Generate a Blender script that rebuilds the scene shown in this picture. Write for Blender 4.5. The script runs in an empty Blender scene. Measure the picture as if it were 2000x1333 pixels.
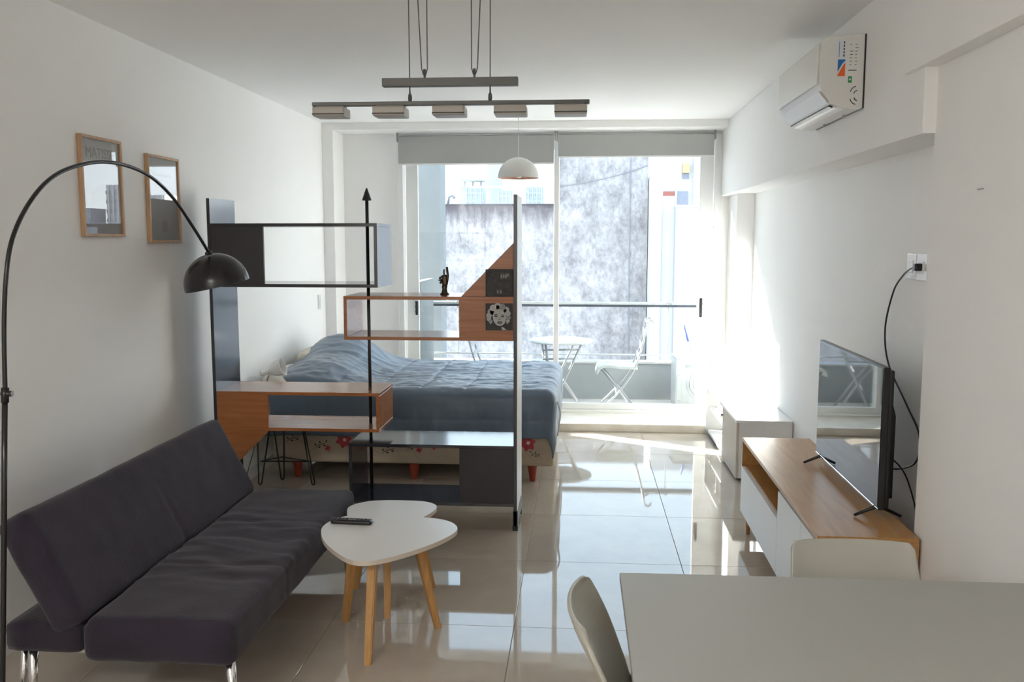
import bpy, bmesh, math, random
from mathutils import Vector, Matrix, noise
random.seed(7)
PI = math.pi
S = bpy.context.scene
COL = S.collection

# ------------------------------------------------------------------ camera
TILT = 6.4552; YAW = 4.4157
cam_d = bpy.data.cameras.new('camera'); cam = bpy.data.objects.new('camera', cam_d); COL.objects.link(cam)
cam_d.sensor_width = 36.0; cam_d.lens = 1750/2000*36.0; cam_d.clip_start = 0.02; cam_d.clip_end = 600
cam.location = (0, 0, 1.61)
cam.rotation_euler = (math.radians(90-TILT), 0, math.radians(YAW))
S.camera = cam

# ------------------------------------------------------------------ world
W = bpy.data.worlds.new('World'); S.world = W; W.use_nodes = True
wn = W.node_tree.nodes; wl = W.node_tree.links; wn.clear()
wo = wn.new('ShaderNodeOutputWorld'); wb = wn.new('ShaderNodeBackground')
tc = wn.new('ShaderNodeTexCoord'); sx = wn.new('ShaderNodeSeparateXYZ'); rp = wn.new('ShaderNodeValToRGB')
wl.new(tc.outputs['Generated'], sx.inputs[0]); wl.new(sx.outputs['Z'], rp.inputs[0])
e = rp.color_ramp.elements
e[0].position = 0.0; e[0].color = (0.92, 0.95, 1.0, 1)
e[1].position = 1.0; e[1].color = (0.45, 0.66, 1.0, 1)
m_ = rp.color_ramp.elements.new(0.12); m_.color = (0.82, 0.91, 1.0, 1)
m_ = rp.color_ramp.elements.new(0.35); m_.color = (0.62, 0.81, 1.0, 1)
wl.new(rp.outputs[0], wb.inputs[0]); wb.inputs[1].default_value = 1.55
wl.new(wb.outputs[0], wo.inputs[0])

# ------------------------------------------------------------------ sun
sd = bpy.data.lights.new('sun', 'SUN'); so = bpy.data.objects.new('sun', sd); COL.objects.link(so)
sd.energy = 17.5; sd.angle = math.radians(0.8); sd.color = (1.0, 0.965, 0.92)
so.rotation_euler = Vector((1.0, -0.55, -0.45)).to_track_quat('-Z', 'Y').to_euler()
so.location = (-20, 25, 20)

# added fill lamp, unseen behind the camera, lifts the foreground
kd = bpy.data.lights.new('fill_light', 'AREA'); ko = bpy.data.objects.new('fill_light', kd); COL.objects.link(ko)
kd.shape = 'RECTANGLE'; kd.size = 1.2; kd.size_y = 0.5; kd.energy = 24; kd.color = (1.0, 0.975, 0.94)
ko.location = (-1.5, -0.7, 2.585)

# ------------------------------------------------------------------ exposure
S.view_settings.view_transform = 'Standard'; S.view_settings.look = 'None'
S.view_settings.gamma = 1.0; S.view_settings.exposure = 1.42
S.view_settings.use_curve_mapping = False
try:
    S.cycles.max_bounces = 12; S.cycles.diffuse_bounces = 8; S.cycles.glossy_bounces = 5
    S.cycles.transparent_max_bounces = 16; S.cycles.sample_clamp_indirect = 10
    S.cycles.use_denoising = True
except Exception: pass

# ================================================================== materials
def mat(name, col, rough=0.6, metal=0.0, ior=1.5, var=0.0, vscale=4.0, bump=0.0, bscale=40.0,
        stretch=(1,1,1), col2=None, spec=None, trans=0.0, emit=None, coat=0.0, perobj=0.0, detail=6):
    m = bpy.data.materials.new(name); m.use_nodes = True
    nt = m.node_tree; n = nt.nodes; l = nt.links
    b = n['Principled BSDF']
    b.inputs['Base Color'].default_value = (*col, 1); b.inputs['Roughness'].default_value = rough
    b.inputs['Metallic'].default_value = metal; b.inputs['IOR'].default_value = ior
    if spec is not None: b.inputs['Specular IOR Level'].default_value = spec
    if coat: b.inputs['Coat Weight'].default_value = coat; b.inputs['Coat Roughness'].default_value = 0.04
    if trans: b.inputs['Transmission Weight'].default_value = trans
    t = n.new('ShaderNodeTexCoord'); mp = n.new('ShaderNodeMapping'); mp.inputs['Scale'].default_value = stretch
    l.new(t.outputs['Object'], mp.inputs[0])
    if var or col2:
        nz = n.new('ShaderNodeTexNoise'); nz.inputs['Scale'].default_value = vscale; nz.inputs['Detail'].default_value = detail
        nz.inputs['Roughness'].default_value = 0.6
        l.new(mp.outputs[0], nz.inputs['Vector'])
        r = n.new('ShaderNodeValToRGB'); r.color_ramp.elements[0].position = 0.3; r.color_ramp.elements[1].position = 0.7
        c2 = col2 if col2 else tuple(max(0, c*(1-var)) for c in col)
        r.color_ramp.elements[0].color = (*c2, 1); r.color_ramp.elements[1].color = (*col, 1)
        l.new(nz.outputs['Fac'], r.inputs[0]); last = r.outputs[0]
        if perobj:
            oi = n.new('ShaderNodeObjectInfo'); mr = n.new('ShaderNodeMapRange')
            mr.inputs['To Min'].default_value = 1-perobj; mr.inputs['To Max'].default_value = 1+perobj
            l.new(oi.outputs['Random'], mr.inputs['Value'])
            hs = n.new('ShaderNodeHueSaturation'); l.new(mr.outputs[0], hs.inputs['Value']); l.new(last, hs.inputs['Color']); last = hs.outputs[0]
        l.new(last, b.inputs['Base Color'])
    if bump:
        nb = n.new('ShaderNodeTexNoise'); nb.inputs['Scale'].default_value = bscale; nb.inputs['Detail'].default_value = 4
        l.new(mp.outputs[0], nb.inputs['Vector'])
        bp = n.new('ShaderNodeBump'); bp.inputs['Strength'].default_value = bump; bp.inputs['Distance'].default_value = 0.01
        l.new(nb.outputs['Fac'], bp.inputs['Height']); l.new(bp.outputs[0], b.inputs['Normal'])
    if emit: b.inputs['Emission Color'].default_value = (*emit[:3], 1); b.inputs['Emission Strength'].default_value = emit[3]
    return m

def glass_mat(name, tint=(0.93, 0.96, 0.96), ior=1.5, rough=0.0):
    m = bpy.data.materials.new(name); m.use_nodes = True
    nt = m.node_tree; n = nt.nodes; l = nt.links; n.clear()
    o = n.new('ShaderNodeOutputMaterial'); mx = n.new('ShaderNodeMixShader'); tr = n.new('ShaderNodeBsdfTransparent')
    gl = n.new('ShaderNodeBsdfGlossy'); fr = n.new('ShaderNodeFresnel')
    tr.inputs[0].default_value = (*tint, 1); gl.inputs['Roughness'].default_value = rough; fr.inputs['IOR'].default_value = ior
    ge = n.new('ShaderNodeNewGeometry'); ms = n.new('ShaderNodeMapRange')   # same reflectance on both faces of a thin pane
    ms.inputs['To Min'].default_value = ior; ms.inputs['To Max'].default_value = 1/ior
    l.new(ge.outputs['Backfacing'], ms.inputs['Value']); l.new(ms.outputs[0], fr.inputs['IOR'])
    l.new(fr.outputs[0], mx.inputs[0]); l.new(tr.outputs[0], mx.inputs[1]); l.new(gl.outputs[0], mx.inputs[2]); l.new(mx.outputs[0], o.inputs[0])
    return m

def wood_mat(name, c1, c2, rough=0.35, axis='X', scale=6.0):
    m = bpy.data.materials.new(name); m.use_nodes = True
    nt = m.node_tree; n = nt.nodes; l = nt.links; b = n['Principled BSDF']; b.inputs['Roughness'].default_value = rough
    t = n.new('ShaderNodeTexCoord'); mp = n.new('ShaderNodeMapping')
    mp.inputs['Scale'].default_value = {'X': (1, 14, 14), 'Y': (14, 1, 14), 'Z': (14, 14, 1)}[axis]
    l.new(t.outputs['Object'], mp.inputs[0])
    nz = n.new('ShaderNodeTexNoise'); nz.inputs['Scale'].default_value = scale; nz.inputs['Detail'].default_value = 8; nz.inputs['Distortion'].default_value = 0.6
    l.new(mp.outputs[0], nz.inputs['Vector'])
    r = n.new('ShaderNodeValToRGB'); r.color_ramp.elements[0].position = 0.3; r.color_ramp.elements[1].position = 0.72
    r.color_ramp.elements[0].color = (*c2, 1); r.color_ramp.elements[1].color = (*c1, 1)
    l.new(nz.outputs['Fac'], r.inputs[0]); l.new(r.outputs[0], b.inputs['Base Color'])
    return m

M = {}
M['paint'] = mat('wall_paint', (0.89, 0.885, 0.875), 0.75, var=0.02, vscale=2, bump=0.05, bscale=120)
M['ceil'] = mat('ceiling_paint', (0.90, 0.893, 0.88), 0.85, var=0.02, vscale=1.5)
M['grout'] = mat('grout', (0.30, 0.29, 0.28), 0.8)
M['tile'] = mat('polished_tile', (0.50, 0.44, 0.37), 0.035, ior=1.52, col2=(0.425, 0.37, 0.31), vscale=3.0, perobj=0.03, detail=9)
M['marble'] = mat('cream_marble', (0.76, 0.73, 0.66), 0.25, col2=(0.62, 0.56, 0.46), vscale=5, detail=10)
M['alu'] = mat('white_aluminium', (0.80, 0.81, 0.80), 0.35)
M['seal'] = mat('dark_seal', (0.03, 0.03, 0.03), 0.5)
M['black'] = mat('black_plastic', (0.012, 0.012, 0.013), 0.3)
M['blackmetal'] = mat('black_lacquer', (0.012, 0.011, 0.012), 0.22, bump=0.02, bscale=200)
M['laminate_dark'] = mat('dark_laminate', (0.030, 0.030, 0.037), 0.12, ior=1.6)
M['laminate_face'] = mat('dark_laminate_face', (0.030, 0.028, 0.032), 0.45, bump=0.05, bscale=300)
M['walnut'] = wood_mat('warm_walnut', (0.40, 0.150, 0.052), (0.30, 0.105, 0.035), 0.20, 'X', 3)
M['oak'] = wood_mat('honey_oak', (0.50, 0.27, 0.095), (0.38, 0.19, 0.062), 0.28, 'Y', 3)
M['beech'] = wood_mat('beech_leg', (0.56, 0.32, 0.12), (0.46, 0.24, 0.08), 0.4, 'Z', 5)
M['pine'] = wood_mat('thin_pine', (0.55, 0.35, 0.20), (0.42, 0.25, 0.13), 0.4, 'Z', 5)
M['redwood'] = mat('red_stained_wood', (0.42, 0.065, 0.03), 0.35, var=0.3, vscale=10)
M['sofa'] = mat('aubergine_velour', (0.022, 0.0145, 0.028), 0.9, col2=(0.012, 0.0075, 0.017), vscale=7, bump=0.25, bscale=160)
M['sofa'].node_tree.nodes['Principled BSDF'].inputs['Sheen Weight'].default_value = 0.12
M['sofa'].node_tree.nodes['Principled BSDF'].inputs['Sheen Roughness'].default_value = 0.5
M['chrome'] = mat('chrome', (0.75, 0.75, 0.76), 0.12, 1.0)
M['nickel'] = mat('satin_nickel', (0.12, 0.12, 0.115), 0.45, 0.6)
M['cable'] = mat('steel_cable', (0.16, 0.155, 0.15), 0.5, 0.4)
M['frost'] = mat('smoked_frosted_glass', (0.46, 0.42, 0.36), 0.35, trans=0.4)
M['whitelam'] = mat('white_laminate', (0.74, 0.74, 0.73), 0.30)
M['tabletop'] = mat('pale_grey_laminate', (0.36, 0.36, 0.335), 0.42, bump=0.02, bscale=200)
M['edgeply'] = mat('beige_edge_band', (0.60, 0.53, 0.45), 0.5)
M['chair'] = mat('olive_white_plastic', (0.39, 0.385, 0.335), 0.28)
M['duvet'] = mat('slate_blue_cotton', (0.118, 0.168, 0.235), 0.46, col2=(0.092, 0.132, 0.188), vscale=3, bump=0.15, bscale=60)
M['duvet'].node_tree.nodes['Principled BSDF'].inputs['Sheen Weight'].default_value = 0.3
M['duvet_edge'] = mat('pale_piping', (0.55, 0.56, 0.57), 0.8)
M['cream'] = mat('cream_cotton', (0.70, 0.66, 0.57), 0.9, bump=0.1, bscale=60)
M['quilt'] = mat('beige_quilted_ticking', (0.52, 0.44, 0.33), 0.8, var=0.1, vscale=8)
M['flower'] = mat('crimson_print', (0.40, 0.025, 0.04), 0.8, col2=(0.55, 0.10, 0.12), vscale=40)
M['leaf'] = mat('black_print', (0.03, 0.02, 0.02), 0.8)
M['blind'] = mat('grey_blind_fabric', (0.40, 0.41, 0.395), 0.85, bump=0.06, bscale=250)
M['whiteplastic'] = mat('white_plastic', (0.80, 0.80, 0.79), 0.25)
M['acbody'] = mat('glossy_white_plastic', (0.74, 0.735, 0.71), 0.12)
M['domew'] = mat('white_enamel', (0.76, 0.755, 0.73), 0.35)
M['copper'] = mat('copper_pink_inside', (0.70, 0.42, 0.32), 0.4)
M['pictureglass'] = glass_mat('picture_glass', (0.97, 0.97, 0.97), 1.75)
M['glass'] = glass_mat('window_glass', (0.95, 0.975, 0.975), 1.45)
M['poster'] = mat('grey_poster_paper', (0.52, 0.515, 0.51), 0.7, var=0.06, vscale=6)
M['posterink'] = mat('poster_ink', (0.30, 0.29, 0.28), 0.7)
M['postertan'] = mat('poster_tan_shape', (0.46, 0.42, 0.36), 0.7)
M['screen'] = mat('tv_screen', (0.006, 0.006, 0.007), 0.03, ior=2.4)
M['bronze'] = mat('dark_bronze', (0.10, 0.075, 0.05), 0.3, 0.8, var=0.4, vscale=60)
M['portraitlight'] = mat('print_light_grey', (0.50, 0.50, 0.49), 0.6, col2=(0.36, 0.36, 0.35), vscale=60)
M['portraitmid'] = mat('print_mid_grey', (0.34, 0.34, 0.335), 0.6, col2=(0.22, 0.22, 0.215), vscale=90)
M['portraitdark'] = mat('print_black', (0.018, 0.018, 0.018), 0.5)
M['plaque'] = mat('dark_relief', (0.035, 0.032, 0.030), 0.45, col2=(0.018, 0.017, 0.016), vscale=50, bump=0.6, bscale=60)
M['plaquelight'] = mat('relief_silver', (0.16, 0.155, 0.14), 0.4, 0.3)
M['blue'] = mat('sticker_blue', (0.01, 0.16, 0.50), 0.4)
M['orange'] = mat('sticker_orange', (0.80, 0.13, 0.01), 0.4)
M['green'] = mat('sticker_green', (0.03, 0.30, 0.08), 0.4)
M['stickwhite'] = mat('sticker_paper', (0.66, 0.69, 0.72), 0.4)
M['ink'] = mat('sticker_ink', (0.08, 0.08, 0.10), 0.5)
M['concrete'] = mat('grey_render', (0.34, 0.36, 0.37), 0.85, var=0.12, vscale=4, bump=0.2, bscale=50)
M['bluewall'] = mat('blue_grey_render', (0.19, 0.203, 0.20), 0.85, var=0.08, vscale=5, bump=0.2, bscale=30)
M['balcony'] = mat('balcony_paving', (0.60, 0.57, 0.52), 0.7, var=0.1, vscale=6)
M['whitepaint'] = mat('white_metal_paint', (0.46, 0.48, 0.48), 0.4)
M['chairmetal'] = mat('pale_grey_metal_paint', (0.34, 0.35, 0.36), 0.4)
M['greymetal'] = mat('grey_metal', (0.30, 0.31, 0.33), 0.4, 0.3)
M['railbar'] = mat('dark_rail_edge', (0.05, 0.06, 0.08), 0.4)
M['whiterender'] = mat('white_render', (0.55, 0.54, 0.52), 0.85, var=0.06, vscale=0.8)
M['lilac'] = mat('lilac_grey_render', (0.42, 0.415, 0.42), 0.85, var=0.08, vscale=1.2)
M['haze1'] = mat('hazed_tower', (0.40, 0.43, 0.44), 0.8, var=0.08, vscale=0.2)  # distance haze is mixed into both tower colours
M['haze2'] = mat('hazed_tower_bands', (0.33, 0.37, 0.38), 0.6)
M['city1'] = mat('pale_city_block', (0.52, 0.50, 0.50), 0.8)
M['city2'] = mat('dark_city_block', (0.22, 0.24, 0.29), 0.8)
M['roofgrey'] = mat('flat_roof_grey', (0.20, 0.21, 0.23), 0.8)
M['terracotta'] = mat('red_brown_shutter', (0.28, 0.10, 0.08), 0.7)
M['tan'] = mat('tan_awning', (0.42, 0.33, 0.19), 0.7)
M['street'] = mat('street_ground', (0.25, 0.25, 0.25), 0.9)
M['bluehandle'] = mat('blue_plastic', (0.12, 0.16, 0.50), 0.4)

def stained_wall():
    m = bpy.data.materials.new('stained_party_wall'); m.use_nodes = True
    nt = m.node_tree; n = nt.nodes; l = nt.links; b = n['Principled BSDF']; b.inputs['Roughness'].default_value = 0.9
    t = n.new('ShaderNodeTexCoord')
    def nz(scale, detail, st, rough=0.65):
        mp = n.new('ShaderNodeMapping'); mp.inputs['Scale'].default_value = st; l.new(t.outputs['Object'], mp.inputs[0])
        q = n.new('ShaderNodeTexNoise'); q.inputs['Scale'].default_value = scale; q.inputs['Detail'].default_value = detail; q.inputs['Roughness'].default_value = rough
        l.new(mp.outputs[0], q.inputs['Vector']); return q.outputs['Fac']
    def ramp(f, p0, c0, p1, c1):
        r = n.new('ShaderNodeValToRGB'); r.color_ramp.elements[0].position = p0; r.color_ramp.elements[1].position = p1
        r.color_ramp.elements[0].color = (*c0, 1); r.color_ramp.elements[1].color = (*c1, 1); l.new(f, r.inputs[0]); return r.outputs[0]
    def mix(f, a, c, mode='MIX'):
        x = n.new('ShaderNodeMix'); x.data_type = 'RGBA'; x.blend_type = mode
        if isinstance(f, float): x.inputs[0].default_value = f
        else: l.new(f, x.inputs[0])
        l.new(a, x.inputs[6]); l.new(c, x.inputs[7]); return x.outputs[2]
    base = ramp(nz(2.2, 12, (1, 1, 0.75), 0.75), 0.36, (0.20, 0.192, 0.188), 0.58, (0.36, 0.35, 0.335))
    fine = ramp(nz(9, 8, (1, 1, 0.6), 0.75), 0.38, (0.74, 0.73, 0.74), 0.60, (1.12, 1.12, 1.12))
    big = ramp(nz(0.5, 4, (1, 1, 1)), 0.35, (0.80, 0.78, 0.80), 0.65, (1.12, 1.10, 1.12))
    c = mix(1.0, base, fine, 'MULTIPLY'); c = mix(1.0, c, big, 'MULTIPLY')
    # soot running down from the coping: height + streaky noise
    sp = n.new('ShaderNodeSeparateXYZ'); l.new(t.outputs['Object'], sp.inputs[0])
    st = nz(3.0, 6, (2.2, 1, 0.35))
    ma = n.new('ShaderNodeMath'); ma.operation = 'MULTIPLY_ADD'; l.new(st, ma.inputs[0]); ma.inputs[1].default_value = 1.2; l.new(sp.outputs['Z'], ma.inputs[2])
    k = n.new('ShaderNodeMapRange'); l.new(ma.outputs[0], k.inputs['Value']); k.inputs['From Min'].default_value = 2.52; k.inputs['From Max'].default_value = 3.05
    # only the lower stretch of the wall (X < -0.7) ends at that coping
    lt = n.new('ShaderNodeMath'); lt.operation = 'LESS_THAN'; l.new(sp.outputs['X'], lt.inputs[0]); lt.inputs[1].default_value = -0.62
    mu = n.new('ShaderNodeMath'); mu.operation = 'MULTIPLY'; l.new(k.outputs[0], mu.inputs[0]); l.new(lt.outputs[0], mu.inputs[1])
    dk = n.new('ShaderNodeRGB'); dk.outputs[0].default_value = (0.055, 0.045, 0.055, 1)
    mu2 = n.new('ShaderNodeMath'); mu2.operation = 'MULTIPLY'; l.new(mu.outputs[0], mu2.inputs[0]); mu2.inputs[1].default_value = 0.8
    c = mix(mu2.outputs[0], c, dk.outputs[0])
    l.new(c, b.inputs['Base Color'])
    return m
M['stained'] = stained_wall()

# ================================================================== helpers
def link(o, parent=None):
    COL.objects.link(o)
    if parent is not None: o.parent = parent
    return o
def obj(name, bm, m, parent=None, smooth=False):
    me = bpy.data.meshes.new(name); bm.to_mesh(me); bm.free()
    if smooth:
        for p in me.polygons: p.use_smooth = True
    mats = m if isinstance(m, (list, tuple)) else [m]
    for x in mats: me.materials.append(x)
    return link(bpy.data.objects.new(name, me), parent)
def thing(name, label, cat, loc=(0, 0, 0), rz=0, group=None):
    o = bpy.data.objects.new(name, None); o.empty_display_size = 0.05; COL.objects.link(o)
    o.location = loc; o.rotation_euler = (0, 0, rz); return tag(o, label, cat, group)
def tag(o, label=None, cat=None, group=None, kind=None):
    if label: o['label'] = label
    if cat: o['category'] = cat
    if group: o['group'] = group
    if kind: o['kind'] = kind
    return o
def struct(o): o['kind'] = 'structure'; return o
def fin(o, parent):   # geometry given in world coordinates under an Empty that has a location / rotation
    bpy.context.view_layer.update()
    o.matrix_parent_inverse = parent.matrix_world.inverted(); return o
def box(x0, x1, y0, y1, z0, z1, bev=0.0, bm=None, seg=2):
    own = bm is None
    b = bmesh.new()
    bmesh.ops.create_cube(b, size=1.0)
    for v in b.verts: v.co = Vector(((x0+x1)/2+v.co.x*(x1-x0), (y0+y1)/2+v.co.y*(y1-y0), (z0+z1)/2+v.co.z*(z1-z0)))
    if bev: bmesh.ops.bevel(b, geom=b.edges[:], offset=bev, segments=seg, affect='EDGES', profile=0.6)
    if own: return b
    return merge(bm, b)
def merge(bm, b):
    me = bpy.data.meshes.new('t'); b.to_mesh(me); b.free(); bm.from_mesh(me); bpy.data.meshes.remove(me); return bm
def tube(pts, r, seg=10, bm=None, caps=True):
    own = bm is None
    if own: bm = bmesh.new()
    pts = [Vector(p) for p in pts]; rs = r if isinstance(r, (list, tuple)) else [r]*len(pts)
    rings = []; prev = None
    for i, p in enumerate(pts):
        if i == 0: t = pts[1]-p
        elif i == len(pts)-1: t = p-pts[i-1]
        else: t = (pts[i+1]-p).normalized()+(p-pts[i-1]).normalized()
        t.normalize()
        if prev is None: a = t.orthogonal().normalized()
        else:
            a = prev-t*prev.dot(t)
            a = a.normalized() if a.length > 1e-6 else t.orthogonal().normalized()
        prev = a; c = t.cross(a)
        rings.append([bm.verts.new(p+(a*math.cos(2*PI*k/seg)+c*math.sin(2*PI*k/seg))*rs[i]) for k in range(seg)])
    for i in range(len(rings)-1):
        for k in range(seg):
            f = bm.faces.new((rings[i][k], rings[i][(k+1) % seg], rings[i+1][(k+1) % seg], rings[i+1][k])); f.smooth = True
    if caps: bm.faces.new(rings[0][::-1]); bm.faces.new(rings[-1])
    return bm
def smooth_path(pts, n=8):
    P = [Vector(p) for p in pts]; P = [P[0]*2-P[1]]+P+[P[-1]*2-P[-2]]; out = []
    for i in range(1, len(P)-2):
        for k in range(n):
            t = k/n; a, b, c, d = P[i-1], P[i], P[i+1], P[i+2]
            out.append(0.5*((2*b)+(c-a)*t+(2*a-5*b+4*c-d)*t*t+(3*b-a-3*c+d)*t**3))
    out.append(P[-2]); return out
def lathe(prof, seg=32, mtx=None, bm=None):
    if bm is None: bm = bmesh.new()
    rings = []
    for (r, z) in prof:
        if r < 1e-5: rings.append([bm.verts.new((0, 0, z))])
        else: rings.append([bm.verts.new((r*math.cos(2*PI*k/seg), r*math.sin(2*PI*k/seg), z)) for k in range(seg)])
    new = [v for rr in rings for v in rr]
    for i in range(len(rings)-1):
        a, b = rings[i], rings[i+1]
        for k in range(seg):
            k2 = (k+1) % seg
            if len(a) == 1 and len(b) == 1: continue
            if len(a) == 1: f = bm.faces.new((a[0], b[k], b[k2]))
            elif len(b) == 1: f = bm.faces.new((a[k], b[0], a[k2]))
            else: f = bm.faces.new((a[k], b[k], b[k2], a[k2]))
            f.smooth = True
    if mtx is not None:
        for v in new: v.co = mtx @ v.co
    return bm
def prism(poly, d0, d1, axis='Z', bev=0.0, bm=None):
    own = bm is None; b = bmesh.new()
    def P(u, v, w): return {'Z': (u, v, w), 'Y': (u, w, v), 'X': (w, u, v)}[axis]
    A = [b.verts.new(P(u, v, d0)) for u, v in poly]; B = [b.verts.new(P(u, v, d1)) for u, v in poly]
    b.faces.new(A[::-1]); b.faces.new(B); n = len(poly)
    for i in range(n): b.faces.new((A[i], A[(i+1) % n], B[(i+1) % n], B[i]))
    bmesh.ops.recalc_face_normals(b, faces=b.faces[:])
    if bev: bmesh.ops.bevel(b, geom=b.edges[:], offset=bev, segments=2, affect='EDGES', profile=0.6)
    if own: return b
    return merge(bm, b)
def cushion(hx, hy, hz, r, n=(12, 24, 6), disp=None):
    """rounded box with even quads, displaced by disp(point, normal)"""
    bm = bmesh.new(); vs = {}
    def get(p):
        k = tuple(round(c, 5) for c in p)
        if k not in vs: vs[k] = bm.verts.new(p)
        return vs[k]
    H = (hx, hy, hz)
    for ax in range(3):
        u, v = (ax+1) % 3, (ax+2) % 3
        for sgn in (-1, 1):
            for i in range(n[u]):
                for j in range(n[v]):
                    q = []
                    for (a, b_) in ((i, j), (i+1, j), (i+1, j+1), (i, j+1)):
                        p = [0, 0, 0]; p[ax] = sgn*H[ax]; p[u] = -H[u]+2*H[u]*a/n[u]; p[v] = -H[v]+2*H[v]*b_/n[v]; q.append(get(p))
                    if sgn < 0: q.reverse()
                    try: bm.faces.new(q)
                    except ValueError: pass
    for v in bm.verts:
        p = v.co.copy(); c = Vector([max(-H[k]+r, min(H[k]-r, p[k])) for k in range(3)]); d = p-c
        if d.length > 1e-7:
            nn = d.normalized(); v.co = c+nn*r
        else: nn = Vector((0, 0, 1))
        if disp: v.co += nn*disp(v.co, nn)
    for f in bm.faces: f.smooth = True
    return bm
def xf(bm, mtx):
    bmesh.ops.transform(bm, matrix=mtx, verts=bm.verts[:]); return bm
def text_obj(s, size, m, parent, mtx, depth=0.0006, name='lettering'):
    cu = bpy.data.curves.new(name, 'FONT'); cu.body = s; cu.size = size; cu.extrude = depth; cu.align_x = 'CENTER'; cu.align_y = 'CENTER'
    cu.resolution_u = 3
    tmp = bpy.data.objects.new('tmp', cu); COL.objects.link(tmp); bpy.context.view_layer.update()
    me = bpy.data.meshes.new_from_object(tmp.evaluated_get(bpy.context.evaluated_depsgraph_get()))
    bpy.data.objects.remove(tmp); bpy.data.curves.remove(cu)
    me.transform(mtx); me.materials.clear(); me.materials.append(m)
    return link(bpy.data.objects.new(name, me), parent)

# ================================================================== ROOM SHELL
XL, XR, XN, XB = -2.22, 1.41, 1.245, 1.20      # left wall, right recess wall, near right wall, bulkhead face
HC = 2.60; YB = -1.6; YW = 8.00               # ceiling, wall behind the camera, window plane
fl = struct(obj('floor', box(XL-.1, XR+.15, YB-.1, YW-.02, -0.12, -0.004), M['grout']))
# 0.776 m polished tiles
tx = [-0.268+k*0.776 for k in range(-3, 4)]; ty = [3.58+k*0.777 for k in range(-7, 7)]
tile_me = {}
for i in range(len(tx)-1):
    for j in range(len(ty)-1):
        x0, x1 = max(tx[i], XL), min(tx[i+1], XR+.02); y0, y1 = max(ty[j], YB), min(ty[j+1], 7.50)
        if x1-x0 < .03 or y1-y0 < .03: continue
        g = 0.0012; w, h = round(x1-x0-2*g, 4), round(y1-y0-2*g, 4)
        if (w, h) not in tile_me:
            b = box(-w/2, w/2, -h/2, h/2, -0.0055, 0.0, 0.0008, seg=1); me = bpy.data.meshes.new('tile'); b.to_mesh(me); b.free()
            me.materials.append(M['tile']); tile_me[(w, h)] = me
        o = bpy.data.objects.new('tile', tile_me[(w, h)]); link(o, fl); o.location = ((x0+x1)/2, (y0+y1)/2, 0)
struct(obj('ceiling', box(XL-.1, XR+.15, YB-.1, YW+.1, HC, HC+.1), M['ceil']))
struct(obj('wall_left', box(XL-.1, XL, YB-.1, YW+.1, -.1, HC), M['paint']))
struct(obj('wall_right', box(XR, XR+.15, 3.20, YW+.1, -.1, HC), M['paint']))
struct(obj('wall_near_right', box(XN, XR+.15, YB-.1, 3.345, -.1, HC), M['paint'])).name = 'wall_right_front'
bw = struct(obj('wall_back', box(XL, XN, YB-.1, YB, -.1, HC), M['paint']))
# bulkheads along the right wall
struct(obj('trim_1', box(XB, XR, 3.34, YW, 1.985, HC, 0.004), M['paint']))
struct(obj('trim_2', box(1.18, XN, YB, 3.50, 2.215, HC, 0.004), M['paint']))
# portal: beam and two pillars before the window
struct(obj('trim_3', box(XL, XB, 7.65, YW+.02, 2.54, HC, 0.003), M['paint']))
struct(obj('trim_4', box(XL, -2.125, 7.65, YW+.02, 0.0, 2.54, 0.003), M['paint']))
struct(obj('trim_5', box(1.27, XR, 7.55, YW+.02, 0.0, 1.985, 0.003), M['paint']))
# far wall pieces around the window
wf = struct(obj('wall_far', box(XL, -1.64, YW-.02, YW+.16, -.1, HC), M['paint']))
obj('side_pier', box(1.20, XR, YW-.02, YW+.16, -.1, HC), M['paint'], wf)
obj('lintel', box(-1.64, 1.20, YW-.02, YW+.16, 2.52, HC), M['paint'], wf)
struct(obj('baseboard_left', box(XL, XL+.014, YB, 7.65, 0, 0.075, 0.003), M['whiteplastic']))
# marble step under the sliding doors
st = struct(obj('trim_6', box(-2.12, 1.27, 7.45, YW+.14, 0.0, 0.068, 0.006), M['marble']))
# window frame + two sliding leaves + aluminium track
wfr = struct(bpy.data.objects.new('window_1', None)); COL.objects.link(wfr)
obj('frame_side', box(-1.64, -1.585, YW-.05, YW+.10, .068, 2.52, .004), M['alu'], wfr)
obj('frame_side', box(1.14, 1.20, YW-.05, YW+.10, .068, 2.52, .004), M['alu'], wfr)
obj('frame_head', box(-1.585, 1.14, YW-.05, YW+.10, 2.46, 2.52, .004), M['alu'], wfr)
tr = obj('track', box(-1.585, 1.14, YW-.06, YW+.10, .068, .085, .002), M['alu'], wfr)
for y in (YW-.045, YW-.012, YW+.02): obj('track_rib', box(-1.585, 1.14, y, y+.006, .085, .096), M['alu'], tr)
def leaf(nm, x0, x1, y, wl_, wr_, hx, inner):
    d = struct(bpy.data.objects.new(nm, None)); COL.objects.link(d)
    T = .034
    obj('stile', box(x0, x0+wl_, y, y+T, .096, 2.46, .004), M['alu'], d)
    obj('stile', box(x1-wr_, x1, y, y+T, .096, 2.46, .004), M['alu'], d)
    obj('bottom_rail', box(x0+wl_, x1-wr_, y, y+T, .096, .150, .004), M['alu'], d)
    obj('top_rail', box(x0+wl_, x1-wr_, y, y+T, 2.40, 2.46, .004), M['alu'], d)
    obj('pane', box(x0+wl_, x1-wr_, y+.015, y+.019, .150, 2.40), M['glass'], d)
    h = obj('handle', box(hx-.011, hx+.011, y-.012, y+.001, .93, 1.10 if inner else 1.05, .004), M['black'], d)
    for z in (.955, 1.0, 1.045): obj('handle_grip', box(hx-.013, hx+.013, y-.016, y-.011, z, z+.012, .001), M['seal'], h)
leaf('door_1', -1.575, -.200, YW+.03, .11, .045, -1.487, False)
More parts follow.
